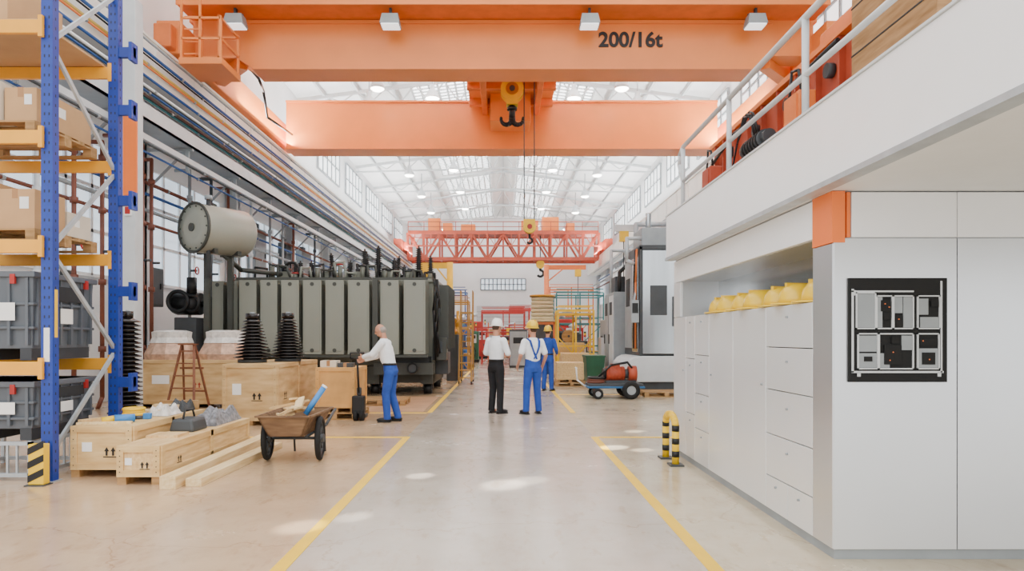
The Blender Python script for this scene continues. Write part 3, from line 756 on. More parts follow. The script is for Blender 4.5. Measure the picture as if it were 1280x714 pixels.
def bin_(loc,wx,wy,h,label):
    t=T('plastic_bin',label,'plastic container',loc)
    g=M();g.frus((wx/2,wy/2,.12),wx*.93,wy*.93,wx,wy,h-.12,BIN)
    t.part('bin_body',g,bev=.01)
    g=M();g.box(-.03,wx+.03,-.03,wy+.03,h-.06,h,BIN)
    for z in(.35,.62):
        g.box(-.005,wx+.005,-.005,wy+.005,h*z,h*z+.03,BIN)
    t.part('rim',g,bev=.008)
    g=M()
    for i in range(6):
        x=.06+(wx-.14)*i/5;g.box(x,x+.03,-.012,.05,.16,h-.06,BIN)
        y=.06+(wy-.14)*i/5;g.box(wx-.05,wx+.012,y,y+.03,.16,h-.06,BIN)
    t.parts('rib',g)
    for i in range(3):
        x=.04+i*(wx-.2)/2;t.part('foot',M().box(x,x+.12,.03,wy-.03,0,.13,BIND))
    g=M()
    for x in(.15,wx-.22):g.box(x,x+.05,-.04,-.012,h-.13,h-.03,RED)
    for y in(.15,wy-.22):g.box(wx+.012,wx+.04,y,y+.05,h-.13,h-.03,RED)
    t.parts('clip',g,label='red locking clip')
    t.part('paper_label',M().box(wx*.65,wx*.83,-.016,-.012,h*.45,h*.65,PAPER));t.part('paper_label',M().box(wx+.012,wx+.016,wy*.4,wy*.6,h*.42,h*.6,PAPER))
    t.part('handle_slot',M().box(wx+.012,wx+.014,wy*.14,wy*.8,h*.68,h*.86,DARK))
    return t
bin_((-5.98,7.12,1.26),1.08,1.05,.93,'large dark grey ribbed plastic pallet box on the rack')
bin_((-7.2,7.12,1.26),1.08,1.05,.93,'large dark grey ribbed plastic pallet box on the rack')
bin_((-5.98,7.12,.42),1.08,1.05,.62,'low grey plastic container with lid below the rack')
t=T('metal_stand','grey steel grid frame stand on the floor','metal stand',(-6.0,7.12,0))
g=M()
for x in(0.02,1.05):
    for y in(.03,1.05):g.box(x-.02,x+.02,y-.02,y+.02,0,.42,GALV)
for z in(.06,.39):
    for y in(.03,1.05):g.box(0,1.07,y-.02,y+.02,z-.02,z+.02,GALV)
    for x in(.02,1.05):g.box(x-.02,x+.02,.03,1.05,z-.02,z+.02,GALV)
t.part('frame',g);g=M()
for i in range(9):g.box(.1+.1*i,.12+.1*i,.02,.04,.06,.39,GALV)
for i in range(8):g.box(1.04,1.06,.13+.11*i,.15+.11*i,.06,.39,GALV)
t.parts('bar',g)
pallet((-6.05,7.14,2.515),1.15,1.1,'rack pallets');carton((-6.0,7.16,2.65),.62,1.0,.5,label='tall brown cardboard box on a pallet');carton((-5.36,7.2,2.65),.42,.5,.42);carton((-5.34,7.74,2.65),.4,.44,.28,m=CARDW,label='pale cardboard box on a pallet')
pallet((-6.05,7.14,3.645),1.15,1.1,'rack pallets');carton((-6.0,7.16,3.78),.72,1.0,.42,m=CARDW,label='pale cardboard carton on a pallet');carton((-5.26,7.2,3.78),.34,.95,.36)
solo('rack_shelf_board','brown chipboard deck laid on the rack beams','shelf board',M().box(-7.5,-4.84,7.08,8.32,4.785,4.81,CARD))
carton((-6.0,7.16,4.81),.8,.9,.5,lab=False)
# ================================================================ CRATES NEAR
plank_crate('wooden_crate','plywood transport crate with tools lying on top',(-4.64,7.33,0),.66,1.75,.55,bat=True)
plank_crate('wooden_crate','long low plywood crate with stencilled arrows',(-3.93,6.95,0),.44,2.4,.40,m=PLYX,marks=True,bm=PLY)
solo('timber_beam','long square-cut pale pine beam lying on the floor','timber',M().box(-.08,.08,0,3.0,0,.13,PINE),(-3.31,6.73,0),.02,'pine beams on the floor',.004)
solo('timber_beam','long flat pale pine beam lying on the floor','timber',M().box(-.08,.08,0,2.4,0,.085,PINE),(-3.11,6.85,0),-.015,'pine beams on the floor',.004)
plank_crate('wooden_crate','large square plywood crate carrying two black insulators',(-4.77,11.6,0),.93,2.45,1.05,m=PLYS)
plank_crate('wooden_crate','long plywood crate with red print under wrapped covers',(-7.9,14.55,0),2.3,1.3,1.02,m=PLYS,marks=True,red=True)
plank_crate('wooden_crate','small orange-tan plywood crate beside the pallet truck',(-3.42,12.45,0.13),.72,1.0,.82,m=TAN,marks=False)
pallet((-3.5,12.4,0),.85,1.1,label='wooden pallet under a small crate')
pallet((-3.25,14.9,.006),1.1,.9,label='empty wooden pallet lying on the floor')
for (x,y,z,w_,d_,h_,m_) in((-3.38,12.6,.95,.3,.3,.12,CARDW),(-3.05,12.55,.95,.28,.25,.08,DGREY)):
    carton((x,y,z),w_,d_,h_,m=m_,label='small flat box lying on a crate',lab=False)
t=T('strap_coil','coil of yellow webbing strap on a crate','strap',(-4.3,7.95,.55))
g=M()
for i in range(4):g.torus((0,0,.03+.03*i),.1+.008*(i%2),.018,YELLS)
t.part('webbing',g);t.part('ratchet',M().box(.08,.2,-.03,.03,0,.07,CBLUE),bev=.01,label='light blue ratchet')
t=T('hand_tool','blue power tool with yellow grip on a crate','power tool',(-4.3,7.55,.55),.6)
g=M();g.cyl((0,0,.05),(.2,0,.05),.045,CBLUE,n=14);g.cyl((.2,0,.05),(.28,0,.05),.02,DGREY);t.part('tool_body',g)
t.part('tool_grip',M().cyl((-.12,0,.04),(0,0,.05),.035,YELLS,n=12),label='yellow grip')
for (x,y,z,L_,w_,h_,r_,m_) in((-4.55,8.25,.55,.4,.14,.07,.15,PINE),(-4.5,8.75,.55,.36,.12,.09,-.1,PINE),(-4.6,7.45,.55,.5,.06,.05,1.2,PLYX),(-4.5,8.45,.55,.45,.05,.04,.3,PLYS),(-4.62,7.38,.55,.55,.05,.03,.2,PINE),(-4.52,8.98,.55,.5,.05,.12,.0,PALW)):
    solo('wood_offcut','short offcut of timber on the crate','timber',M().box(0,L_,0,w_,0,h_,m_),(x,y,z),r_,'timber offcuts',.003)
def cloth(name,label,loc,wx,wy,h,m,seed):
    random.seed(seed);g=M();k=g.mi(m);nx,ny=22,18
    for j in range(ny+1):
        for i in range(nx+1):
            u=i/nx;v=j/ny;e=min(1,6*min(u,1-u,v,1-v));
            g.v.append(((u-.5)*wx,(v-.5)*wy,.004+e**.5*h*(.55+.25*math.sin(u*13+seed)+.2*math.sin(v*11+u*7))+random.random()*.03*e))
    for j in range(ny):
        for i in range(nx):
            a=j*(nx+1)+i;g.face([a,a+1,a+nx+2,a+nx+1],k,False)
    g.poly([(-wx/2,-wy/2,.0),(wx/2,-wy/2,0),(wx/2,wy/2,0),(-wx/2,wy/2,0)],m)
    return solo(name,label,'cloth',g,loc)
cloth('crumpled_tarp','crumpled grey protective cloth lying on a crate',(-3.74,8.85,.40),.38,.85,.2,TARP,3)
cloth('crumpled_tarp','crumpled pale packing film lying on a crate',(-4.16,8.4,.55),.26,.4,.12,FILM,5)
cloth('crumpled_tarp','crumpled dark grey blanket lying on a crate',(-4.2,8.85,.55),.3,.36,.14,DGREY,9)
t=T('tool_bag','dark grey open tool bag on a long crate','tool bag',(-3.73,8.1,.40))
t.part('bag_body',M().frus((0,0,0),.3,.4,.24,.36,.15,DGREY),bev=.03);t.part('bag_handle',M().tube([(-.0,-.15,.14),(0,-.1,.24),(0,.1,.24),(0,.15,.14)],.012,BLACK))
solo('wood_offcut','flat plywood offcut laid across a crate','timber',M().box(0,.34,0,.3,0,.03,PLYX),(-3.9,7.45,.40),.05,'timber offcuts')
def insulator(loc,h,r,label,group,tp=.55):
    t=T('bushing_insulator',label,'insulator',loc,group=group)
    prof=[(r*.45,0.06)];n=int(h/.07)
    for i in range(n):
        z=.08+(h-.2)*i/n;k=1-tp*(i/n)
        prof+=[(r*.5*k,z),(r*k,z+.008),(r*.97*k,z+.022),(r*.55*k,z+.05)]
    prof+=[(r*.3,h-.1)]
    t.part('ribbed_porcelain',M().lathe((0,0,0),prof,CERAM,n=24),label='dark brown ribbed porcelain')
    t.part('flange',M().cyl((0,0,0),(0,0,.06),r*.75,DGREY,n=20));t.part('terminal_cap',M().cyl((0,0,h-.12),(0,0,h-.02),r*.36,CERAM).cyl((0,0,h-.02),(0,0,h),r*.12,GALV))
    return t
insulator((-4.50,12.25,1.05),.9,.33,'black ribbed porcelain bushing standing on a plywood crate','black bushings')
insulator((-4.06,12.88,1.05),.93,.32,'black ribbed porcelain bushing standing on a plywood crate','black bushings')
insulator((-5.45,9.9,0),1.9,.22,'tall black ribbed bushing standing on the floor','black bushings',.2)
for (x,s,l) in((-7.35,.98,'copper-coloured bell-shaped cover wrapped in clear film on a crate'),(-6.15,1.0,'pale bell-shaped cover wrapped in film on a crate')):
    t=T('wrapped_cover',l,'wrapped part',(x,15.15,1.02),.2)
    g=M();g.lathe((0,0,0),[(.57*s,0),(.58*s,.12),(.54*s,.2),(.44*s,.38),(.38*s,.5),(.40*s,.56),(.3*s,.6)],COPPER,n=12,sm=False);t.part('cover_body',g)
    g=M();g.lathe((0,0,0),[(.47*s,.36),(.42*s,.48),(.43*s,.6),(.3*s,.64)],FILM,n=12,sm=False);t.part('film_wrap',g)
t=T('stepladder','reddish-brown wooden A-frame stepladder','stepladder',(-6.35,13.75,0),-.1)
H=1.35
g=M();g.bar((-.3,-.3,0),(-.13,0,H),.05,.03,LADW);g.bar((.3,-.3,0),(.13,0,H),.05,.03,LADW)
for i in range(1,6):
    k=i/5.5;x=.3-.17*k;g.box(-x,x,-.3+.3*k-.05,-.3+.3*k+.05,H*k-.012,H*k+.012,LADW)
t.part('front_frame',g)
g=M();g.bar((-.28,.35,0),(-.13,.03,H),.04,.03,LADW);g.bar((.28,.35,0),(.13,.03,H),.04,.03,LADW)
for k in(.3,.65):g.box(-.25,.25,.35-.32*k-.015,.35-.32*k+.015,H*k-.02,H*k+.02,LADW)
t.part('rear_frame',g);t.part('top_step',M().box(-.17,.17,-.08,.1,H,H+.025,LADW))
# ================================================================ HAND CART
t=T('hand_cart','two-wheeled brown wooden hand cart with black wheels loaded with offcuts','hand cart',(-2.55,8.35,0),.0)
for sx in(-.33,.31):
    wp=t.part('wheel',M().torus((sx,0,.27),.235,.034,RUBBER,ax=(1,.12,0),n=36))
    g=M().torus((sx,0,.27),.2,.016,DGREY,ax=(1,.12,0),n=36,k2=6)
    for i in range(8):
        a=2*pi*i/8;g.cyl((sx,0,.27),(sx-.024*math.cos(a),.2*math.cos(a),.27+.2*math.sin(a)),.012,DGREY,n=6)
    t.part('spoke_rim',g,parent=wp);t.part('hub',M().cyl((sx-.05,0,.27),(sx+.05,0,.27),.05,DGREY),parent=wp)
t.part('axle',M().cyl((-.33,0,.27),(.31,0,.27),.018,DGREY))
g=M();g.frus((0,.1,.33),.40,.8,.42,.82,.03,OLDW)
g.prism([(-.2,-.35,.34),(.19,-.35,.34),(.3,-.43,.58),(-.31,-.43,.58)],(0,.02,0),OLDW)
g.prism([(-.2,.5,.34),(.19,.5,.34),(.3,.6,.58),(-.31,.6,.58)],(0,.02,0),OLDW)
g.prism([(-.2,-.35,.34),(-.2,.5,.34),(-.31,.6,.58),(-.31,-.43,.58)],(.02,0,0),OLDW)
g.prism([(.19,-.35,.34),(.19,.5,.34),(.3,.6,.58),(.3,-.43,.58)],(-.02,0,0),OLDW)
t.part('tray',g,label='weathered brown wooden tray')
t.part('tray_rim',M().bar((-.32,-.44,.58),(.31,-.44,.58),.03,.02,OLDW).bar((-.32,.61,.58),(.31,.61,.58),.03,.02,OLDW).bar((-.32,-.44,.58),(-.32,.61,.58),.03,.02,OLDW).bar((.31,-.44,.58),(.31,.61,.58),.03,.02,OLDW))
for x in(-.2,.2):
    t.part('push_handle',M().tube([(x,-.2,.32),(x,.7,.34),(x+.0,1.2,.5)],.02,DGREY))
    t.part('leg',M().tube([(x,.62,.32),(x,.66,0)],.014,DGREY))
random.seed(4)
for i in range(12):
    L=.25+random.random()*.28;x=random.uniform(-.12,.12);y=random.uniform(-.2,.25)
    g=M();g.box(-.05,.05,-L/2,L/2,-.012,.012,PLYX if i%2 else PINE)
    o=solo('wood_scrap','thin pale plywood scrap lying in the hand cart','timber',g,(-2.55+x,8.4+y,.48+.022*i),random.uniform(-1.0,1.0),'wood scraps in the cart')
    o.rotation_euler[0]=random.uniform(-.35,.35);o.rotation_euler[1]=random.uniform(-.35,.35)
g=M();g.cyl((0,0,0),(.2,.1,.32),.035,CBLUE,n=12);g.cyl((.2,.1,.32),(.215,.107,.343),.037,PAPER,n=12)
solo('plastic_tube','light blue plastic tube leaning in the hand cart','tube',g,(-2.42,8.35,.56))
# ================================================================ PALLET TRUCK
t=T('pallet_truck','black hand pallet truck with upright steering handle','pallet truck',(-2.60,12.3,0))
t.part('pump_housing',M().box(-.12,.1,-.05,.12,.12,.45,BLACK).cyl((0,.03,.45),(0,.03,.6),.045,DGREY),bev=.02)
for a,b in((-.09,-.02),(.02,.09)):t.part('steering_wheel',M().cyl((a,0,.1),(b,0,.1),.1,RUBBER,n=18))
t.part('tow_handle',M().tube([(0,0,.5),(-.02,-.05,1.12)],.02,BLACK).tube([(-.14,-.05,1.12),(.1,-.05,1.12)],.017,BLACK).tube([(-.14,-.05,1.12),(-.14,-.05,1.22),(.1,-.05,1.22),(.1,-.05,1.12)],.015,BLACK))
t.part('fork',M().box(-.12,.1,.1,.3,.04,.1,DGREY))
# ================================================================ TRANSFORMER
t=T('power_transformer','huge olive-grey oil power transformer with radiator banks','transformer',(0,0,0))
t.part('tank',M().box(-7.0,-1.85,18.1,21.0,.75,3.0,OLIVE).box(-7.1,-1.75,18.0,21.1,2.95,3.05,OLIVE),bev=.03)
for x in(-6.5,-5.2,-3.9,-2.6):t.part('stiffener',M().box(x-.08,x+.08,17.98,18.1,.75,2.95,OLIVED))
XS=[(-6.61,-6.12),(-6.08,-5.60),(-5.56,-5.06),(-5.02,-4.50),(-4.46,-3.94),(-3.90,-3.31),(-3.09,-2.57),(-2.51,-1.91)]
def radiator(x0,x1,y=17.0,n=8,z0=1.08,z1=2.93):
    g=M()
    for i in range(n):
        yy=y+i*.11
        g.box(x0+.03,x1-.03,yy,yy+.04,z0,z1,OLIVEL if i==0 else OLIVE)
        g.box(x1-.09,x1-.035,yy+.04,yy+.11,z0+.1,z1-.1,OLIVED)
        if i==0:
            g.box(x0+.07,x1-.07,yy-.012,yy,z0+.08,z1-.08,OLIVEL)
    o=t.part('radiator',g,bev=.012)
    for z in(z0+.1,z1-.1):t.part('header_pipe',M().cyl(((x0+x1)/2,y-.02,z),((x0+x1)/2,18.1,z),.05,OLIVED,n=10),parent=o)
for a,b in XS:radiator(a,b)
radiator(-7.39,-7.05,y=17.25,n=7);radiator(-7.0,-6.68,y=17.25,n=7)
for (a,b,z0,z1) in((-6.65,-3.28,2.94,3.0),(-3.12,-1.88,2.94,3.0),(-6.65,-3.28,1.0,1.07),(-3.12,-1.88,1.0,1.07)):
    t.part('radiator_frame',M().box(a,b,17.0,17.06,z0,z1,OLIVED))
t.part('radiator_frame',M().box(-3.27,-3.13,17.05,17.15,.95,3.0,OLIVED))
for x in(-6.6,-5.0,-3.4,-2.0):t.part('base_frame',M().box(x-.15,x+.15,17.9,21.1,.28,.75,OLIVED))
for a in((-7.0,-1.85,18.1,18.4,.3,.7),(-7,-1.85,20.6,20.9,.3,.7)):t.part('base_frame',M().box(*a,OLIVED))
t.part('drain_box',M().box(-3.3,-1.8,17.4,18.1,.55,.85,OLIVED).box(-3.0,-1.9,17.5,18.1,.85,1.0,BLACK).cyl((-2.9,17.35,.7),(-2.9,17.4,.7),.1,BLACK).cyl((-2.3,17.3,.72),(-2.3,17.4,.72),.12,DGREY).torus((-2.3,17.28,.72),.12,.02,BLACK,ax=(0,1,0)))
for x in(-6.6,-5.0,-3.4,-2.0):
    for y in(18.2,20.7):t.part('roller',M().cyl((x-.1,y,.14),(x+.1,y,.14),.14,BLACK,n=16).box(x-.13,x+.13,y-.06,y+.06,.14,.29,BLACK))
for i in range(9):
    y=18.2+.28*i;t.part('cooling_fin',M().box(-1.8,-1.45,y,y+.04,1.2,2.9,OLIVED),bev=.006)
t.part('terminal_box',M().box(-1.85,-1.5,18.0,18.5,.9,1.5,OLIVED).box(-1.75,-1.6,17.98,18.0,1.1,1.4,DGREY),bev=.02)
t.part('terminal_box',M().box(-1.85,-1.5,18.6,19.4,.5,1.1,DGREY),bev=.02)
for k,(x,z) in enumerate(((-1.8,2.2),(-1.75,1.9),(-1.7,1.65))):t.part('cable',M().tube([(x,17.6,3.0),(x+.07,17.5,z+.6),(x,17.6,z),(x+.03,17.95,.9+.1*k)],.03,BLACK))
ax=Vector((.52,.85,0)).normalized();c0=Vector((-7.25,16.0,4.08));CL=1.3
g=M();g.lathe(c0,[(.3,-.05),(.56,0),(.58,.04),(.58,CL),(.52,CL+.08),(.3,CL+.14)],OLIVEC,n=32,ax=ax)
CN=t.part('conservator',g,label='horizontal olive oil conservator drum')
g=M();g.torus(c0+ax*.0,.575,.035,OLIVED,ax=ax,n=32,k2=6);g.cyl(c0-ax*.08,c0-ax*.04,.1,OLIVED,n=16)
for i in range(14):
    a=2*pi*i/14;s=Vector((-ax.y,ax.x,0));p=c0+s*.5*math.cos(a)+Vector((0,0,.5*math.sin(a)));g.cyl(p-ax*.03,p+ax*.01,.02,OLIVED,n=6)
t.part('end_flange',g,parent=CN)
for k in(.35,1.0):
    g=M();p=c0+ax*k;g.bar((p.x,p.y,3.55),(p.x,p.y,.0),.12,.12,OLIVED);g.bar((p.x+.3,p.y-.2,3.55),(p.x-.3,p.y+.2,3.55),.1,.1,OLIVED)
    t.part('conservator_support',g)
t.part('oil_pipe',M().tube([tuple(c0+ax*.7+Vector((0,0,-.5))),(-6.6,17.2,3.2),(-5.8,18.6,3.2),(-5.8,18.8,3.0)],.06,OLIVED))
t.part('level_gauge',M().cyl((-6.95,16.1,2.9),(-6.95,16.1,4.75),.05,DGREY).cyl((-6.95,16.1,4.75),(-6.95,16.1,4.85),.09,GREY))
def bush(x,y,z,h,r,tilt=0):
    g=M();prof=[(r*.9,0),(r*.9,.08)];n=int(h/.06)
    for i in range(n):
        zz=.1+(h-.15)*i/n;k=1-.35*i/n;prof+=[(r*.5*k,zz),(r*k,zz+.02),(r*.5*k,zz+.04)]
    prof+=[(r*.2,h-.04),(r*.2,h)]
    g.lathe((x,y,z),prof,CERAM,n=16,ax=(tilt,0,1));return g
for (x,y,h,r,tl) in((-5.55,18.7,.55,.11,0),(-5.25,18.7,.55,.11,0),(-4.3,19,.6,.11,.1),(-3.75,18.5,.85,.13,0),(-3.4,18.6,.95,.13,0),(-2.95,18.5,.6,.11,0),(-2.3,18.6,.95,.13,0),(-2.0,18.8,.7,.11,0),(-4.9,19.8,.9,.13,-.1),(-4.0,20,.95,.13,0),(-6.3,18.6,.4,.1,0),(-4.6,18.3,.4,.09,0),(-2.65,18.3,.4,.09,0),(-3.1,19.6,.8,.12,.15),(-5.9,19.4,.6,.11,0)):
    t.part('bushing',bush(x,y,3.05,h,r,tl),label='dark ribbed bushing')
rf=random.Random(11)
for i in range(16):
    x=-6.6+.3*i;y0=18.15+.25*(i%2);hh=rf.uniform(.15,.5)
    t.part('cover_pipe',M().tube([(x,y0,3.05),(x+rf.uniform(-.05,.05),y0,3.05+hh),(x+rf.uniform(.15,.3),y0+.1,3.08+hh*rf.uniform(.6,1.1)),(x+rf.uniform(.2,.32),y0+.2,3.05)],rf.uniform(.02,.04),rf.choice([OLIVED,BLACK,OLIVE,OLIVEL,OLIVED])))
    if i%2:t.part('cover_valve',M().cyl((x+.15,18.2,3.05),(x+.15,18.2,3.05+hh*.8),.06,OLIVE,n=10).torus((x+.15,18.2,3.09+hh*.8),.08,.015,rf.choice([BLACK,RED,DGREY]),n=14,k2=5))
for x in(-5.9,-4.65,-3.1,-2.5,-3.9):t.part('cover_turret',M().box(x-.14,x+.14,18.3,18.7,3.05,3.27,OLIVE).cyl((x,18.5,3.27),(x,18.5,3.36),.1,BLACK))
t.part('coiled_cable',M().torus((-5.7,18.4,3.3),.22,.04,BLACK,ax=(.2,1,0)));t.part('coiled_cable',M().torus((-6.1,18.5,3.27),.18,.035,BLACK,ax=(-.3,1,0)))
t=T('power_transformer','dark grey transformer with bushings further down the hall','transformer',(-4.3,25.5,0))
t.part('tank',M().box(-2,2,0,2.4,.5,2.9,DGREY),bev=.04)
for a in((.1,.4),(2,2.3)):t.part('base_frame',M().box(-1.9,1.9,a[0],a[1],0,.5,BLACK))
for x in(-1.4,-.6,.3,1.1,1.6):t.part('bushing',bush(x,1.2,2.9,1.1,.15))
for i in range(9):t.part('radiator',M().box(-1.9+.42*i,-1.6+.42*i,-.5,-.0,.8,2.7,OLIVE),bev=.01)
g=M();g.cyl((-1.8,.6,3.7),(.2,.6,3.7),.35,GREY,n=20);g.box(-1.6,-1.5,.5,.7,2.9,3.5,DGREY);g.box(-.1,0,.5,.7,2.9,3.5,DGREY);t.part('conservator',g)
t=T('pump_assembly','black pump and pipework assembly standing near the transformer','pump',(-8.0,17.3,0))
t.part('pump_stand',M().box(-.2,.35,-.3,.3,0,2.0,DGREY),bev=.02)
g=M();g.cyl((-.25,0,2.35),(.35,0,2.35),.28,BLACK,n=20);g.sph((-.2,0,2.35),.28,BLACK);g.cyl((.2,-.2,2.6),(.2,-.2,3.0),.12,BLACK);g.torus((-.1,-.3,2.4),.25,.05,BLACK,ax=(0,1,0));g.torus((.25,-.3,2.35),.2,.04,BLACK,ax=(.3,1,0));t.part('pump_body',g)
t.part('pump_pipe',M().tube([(.35,0,2.35),(.5,0,2.35),(.5,0,1.2),(.5,.0,0.05)],.07,BLACK))
# ================================================================ MID CLUTTER
t=T('platform_ladder','brownish-yellow mobile platform stepladder','platform ladder',(-1.22,22.4,0))
for x in(-.2,.2):
    g=M();g.bar((x,-.6,.1),(x,.3,2.3),.05,.04,LADY);g.bar((x,.9,.1),(x,.9,2.3),.04,.04,LADY);g.bar((x,.3,2.3),(x,.3,3.05),.03,.03,LADY);g.bar((x,.9,2.3),(x,.9,3.05),.03,.03,LADY);g.bar((x,.3,3.05),(x,.9,3.05),.03,.03,LADY);g.bar((x,.9,.2),(x,.3,2.2),.03,.03,LADY)
    g.bar((x,-.6,.13),(x,.9,.13),.05,.05,LADY);t.part('side_frame',g)
for i in range(9):
    k=(i+.5)/9.5;t.part('step',M().box(-.2,.2,-.6+.9*k-.08,-.6+.9*k+.08,.1+2.2*k-.015,.1+2.2*k+.015,LADY))
t.part('platform',M().box(-.22,.22,.28,.92,2.3,2.35,LADY))
for x in(-.2,.2):
    for y in(-.55,.85):t.part('caster',M().cyl((x-.02,y,.06),(x+.02,y,.06),.06,RUBBER))
def scaffold(loc,w,d,h,m,label,levels=2):
    t=T('work_platform',label,'work platform',loc)
    g=M()
    for x in(0,w/2,w):
        for y in(0,d):g.bar((x,y,0),(x,y,h),.06,.06,m)
    for i in range(levels+1):
        z=h*(i+.6)/(levels+.7)
        for y in(0,d):g.bar((0,y,z),(w,y,z),.06,.06,m);g.bar((0,y,z+.3),(w,y,z+.3),.04,.04,m)
        for x in(0,w):g.bar((x,0,z),(x,d,z),.06,.06,m)
    g.bar((0,0,.1),(w,0,h*.6),.04,.04,m);g.bar((w,0,.1),(0,0,h*.6),.04,.04,m);g.bar((0,0,h),(w,0,h),.05,.05,m);g.bar((0,d,h),(w,d,h),.05,.05,m)
    t.part('frame',g)
    for q,mm in((.6,PALW),(1.6,GREY)):
        z=h*q/(levels+.7);t.part('deck',M().box(0,w,0,d,z,z+.05,mm))
    return t
scaffold((-1.2,38,0),2.4,1.6,3.0,RED,'red steel work platform with rails')
scaffold((.4,44,0),2.6,1.6,3.4,RED,'red steel work platform with rails')
scaffold((2.5,32,0),2.2,1.8,3.6,TEAL,'teal steel work platform with rails')
scaffold((4.9,27.2,0),1.8,1.5,3.6,REDOR,'red-brown steel work platform with rails')
scaffold((-3.2,31,0),1.6,1.5,3.2,LADY,'yellow-brown steel work platform with rails')
scaffold((2.6,38,0),2.4,2,4.3,ORANGED,'orange steel work platform with rails')
scaffold((-4.6,36,0),2.6,2,4.0,BLUE2,'blue steel work platform with rails')
scaffold((2.0,24.9,0),1.3,1.0,2.5,YELLS,'yellow steel work platform with rails',1)
def machine(loc,w,d,h,m,label,m2=DGREY,sd=0):
    t=T('workshop_machine',label,'machine',loc)
    t.part('machine_base',M().box(-.05,w+.05,-.05,d+.05,0,.18,BLACK),bev=.02)
    t.part('machine_body',M().box(0,w,0,d,.18,h*.72,m).box(w*.1,w*.75,d*.1,d*.9,h*.72,h*.88,m),bev=.03)
    o=t.part('machine_door',M().box(w*.1,w*.55,-.03,0,h*.25,h*.66,m2).box(w*.15,w*.5,-.04,-.03,h*.42,h*.62,BLACK),bev=.01)
    t.part('door_handle',M().box(w*.57,w*.6,-.07,-.02,h*.35,h*.55,STEEL),parent=o)
    t.part('control_panel',M().box(w*.65,w*.92,-.1,0,h*.45,h*.65,LGREY).box(w*.68,w*.89,-.11,-.1,h*.55,h*.63,BLACK).box(w*.7,w*.74,-.11,-.1,h*.48,h*.51,RED))
    t.part('exhaust_duct',M().cyl((w*.3,d*.5,h*.88),(w*.3,d*.5,h),.14,GALV).cyl((w*.3,d*.5,h),(w*.6,d*.5,h+.15),.12,GALV))
    t.part('signal_lamp',M().cyl((w*.9,.1,h*.72),(w*.9,.1,h*.8),.02,GREY).cyl((w*.9,.1,h*.8),(w*.9,.1,h*.84),.05,RED).cyl((w*.9,.1,h*.84),(w*.9,.1,h*.88),.05,YELLS).cyl((w*.9,.1,h*.88),(w*.9,.1,h*.92),.05,GREEN))
    t.part('hose',M().tube([(w*.8,-.02,h*.4),(w*.9,-.18,h*.25),(w*.8,-.15,.1),(w*.5,-.1,.06)],.03,BLACK))
    t.part('side_cabinet',M().box(-.18,0,d*.15,d*.6,.3,h*.5,LGREY),bev=.01)
    g=M()
    for i in range(5):g.box(-.012,0,d*.65,d*.92,h*(.3+.05*i),h*(.32+.05*i),BLACK)
    t.parts('vent_slot',g)
    return t
machine((3.75,24.6,0),1.5,1.8,3.0,GREY,'grey enclosed workshop machine with dark door')
machine((5.0,29.4,0),1.6,1.5,3.4,LGREY,'pale enclosed workshop machine with duct',GREY)
machine((-.4,50,0),2.2,1.5,2.4,RED,'red workshop machine at the hall end')
machine((-2.9,41,0),1.4,1.5,2.6,GREEN,'green workshop machine with dark door')
machine((-5.2,45,0),2.4,1.8,3.4,LGREY,'light grey workshop machine with duct')
machine((3.0,52,0),3,1.8,3.6,ORANGED,'orange workshop machine with dark door')
machine((2.5,28.3,0),1.0,1.0,1.9,DGREY,'dark grey compact workshop machine',GREY)
machine((2.7,35.7,0),1.5,1.2,2.8,RED,'red enclosed machine with dark door')
machine((-2.5,34.0,0),1.0,1.0,2.4,BLUE2,'blue workshop machine with dark door')
machine((1.7,41.5,0),1.2,1.2,2.9,TEAL,'teal workshop machine with dark door')
machine((1.8,47,0),1.6,1.2,3.4,LGREY,'pale grey workshop machine near the end wall')
machine((-2.9,48,0),1.8,1.2,3.0,RED,'red workshop machine beside the aisle')
for (x,y,m,h,L,n_) in((2.2,34.7,ORANGED,5.2,2.0,'orange'),(-2.2,28.2,YELLS,4.6,-1.3,'yellow'),(5.35,23.5,LGREY,5.4,-1.5,'pale grey')):
    t=T('jib_crane',n_+' pillar-mounted swing jib crane with chain hoist','jib crane',(x,y,0))
    t.part('pillar',M().cyl((0,0,0),(0,0,h),.13,m,n=16).cyl((0,0,0),(0,0,.05),.3,m,n=16));t.part('jib_arm',M().box(min(0,L),max(0,L),-.06,.06,h-.25,h-.02,m).bar((0,0,h-.9),(L*.4,0,h-.25),.06,.06,m))
    t.part('chain_hoist',M().box(L*.8-.15,L*.8+.15,-.12,.12,h-.6,h-.25,YELLS).cyl((L*.8,0,h-2),(L*.8,0,h-.6),.02,DGREY));t.part('load_hook',hook(M(),(L*.8,0,h-2.2),.1,.03,BLACK))
def shelf(loc,label,m):
    t=T('parts_shelf',label,'shelf',loc)
    for x in(0,1.6):
        for y in(0,.6):t.part('shelf_post',M().box(x-.03,x+.03,y-.03,y+.03,0,2.4,m))
    for z in(.3,.95,1.6,2.3):t.part('shelf_board',M().box(-.02,1.62,-.02,.62,z,z+.04,GALV))
    rr=random.Random(int(loc[1]*10))
    for z in(.34,.99,1.64):
        x=.06
        while x<1.2:
            w=rr.uniform(.22,.36);h=rr.uniform(.18,.45);mm=rr.choice([YELLS,RED,BLUE2,CARD,DGREY,CARDW,ORANGE])
            b=T('storage_box','small coloured storage box on a parts shelf','storage box',(loc[0]+x,loc[1]+.06,loc[2]+z),group='storage boxes on shelves')
            b.part('box_body',M().box(0,w,0,.45,0,h,mm),bev=.01);b.part('box_lip',M().box(-.008,w+.008,-.012,.458,h-.03,h,mm));x+=w+.05
shelf((5.4,25.0,0),'grey steel parts shelf filled with boxes',GREY)
shelf((-4.6,29.4,0),'blue steel parts shelf filled with boxes',BLUE2)
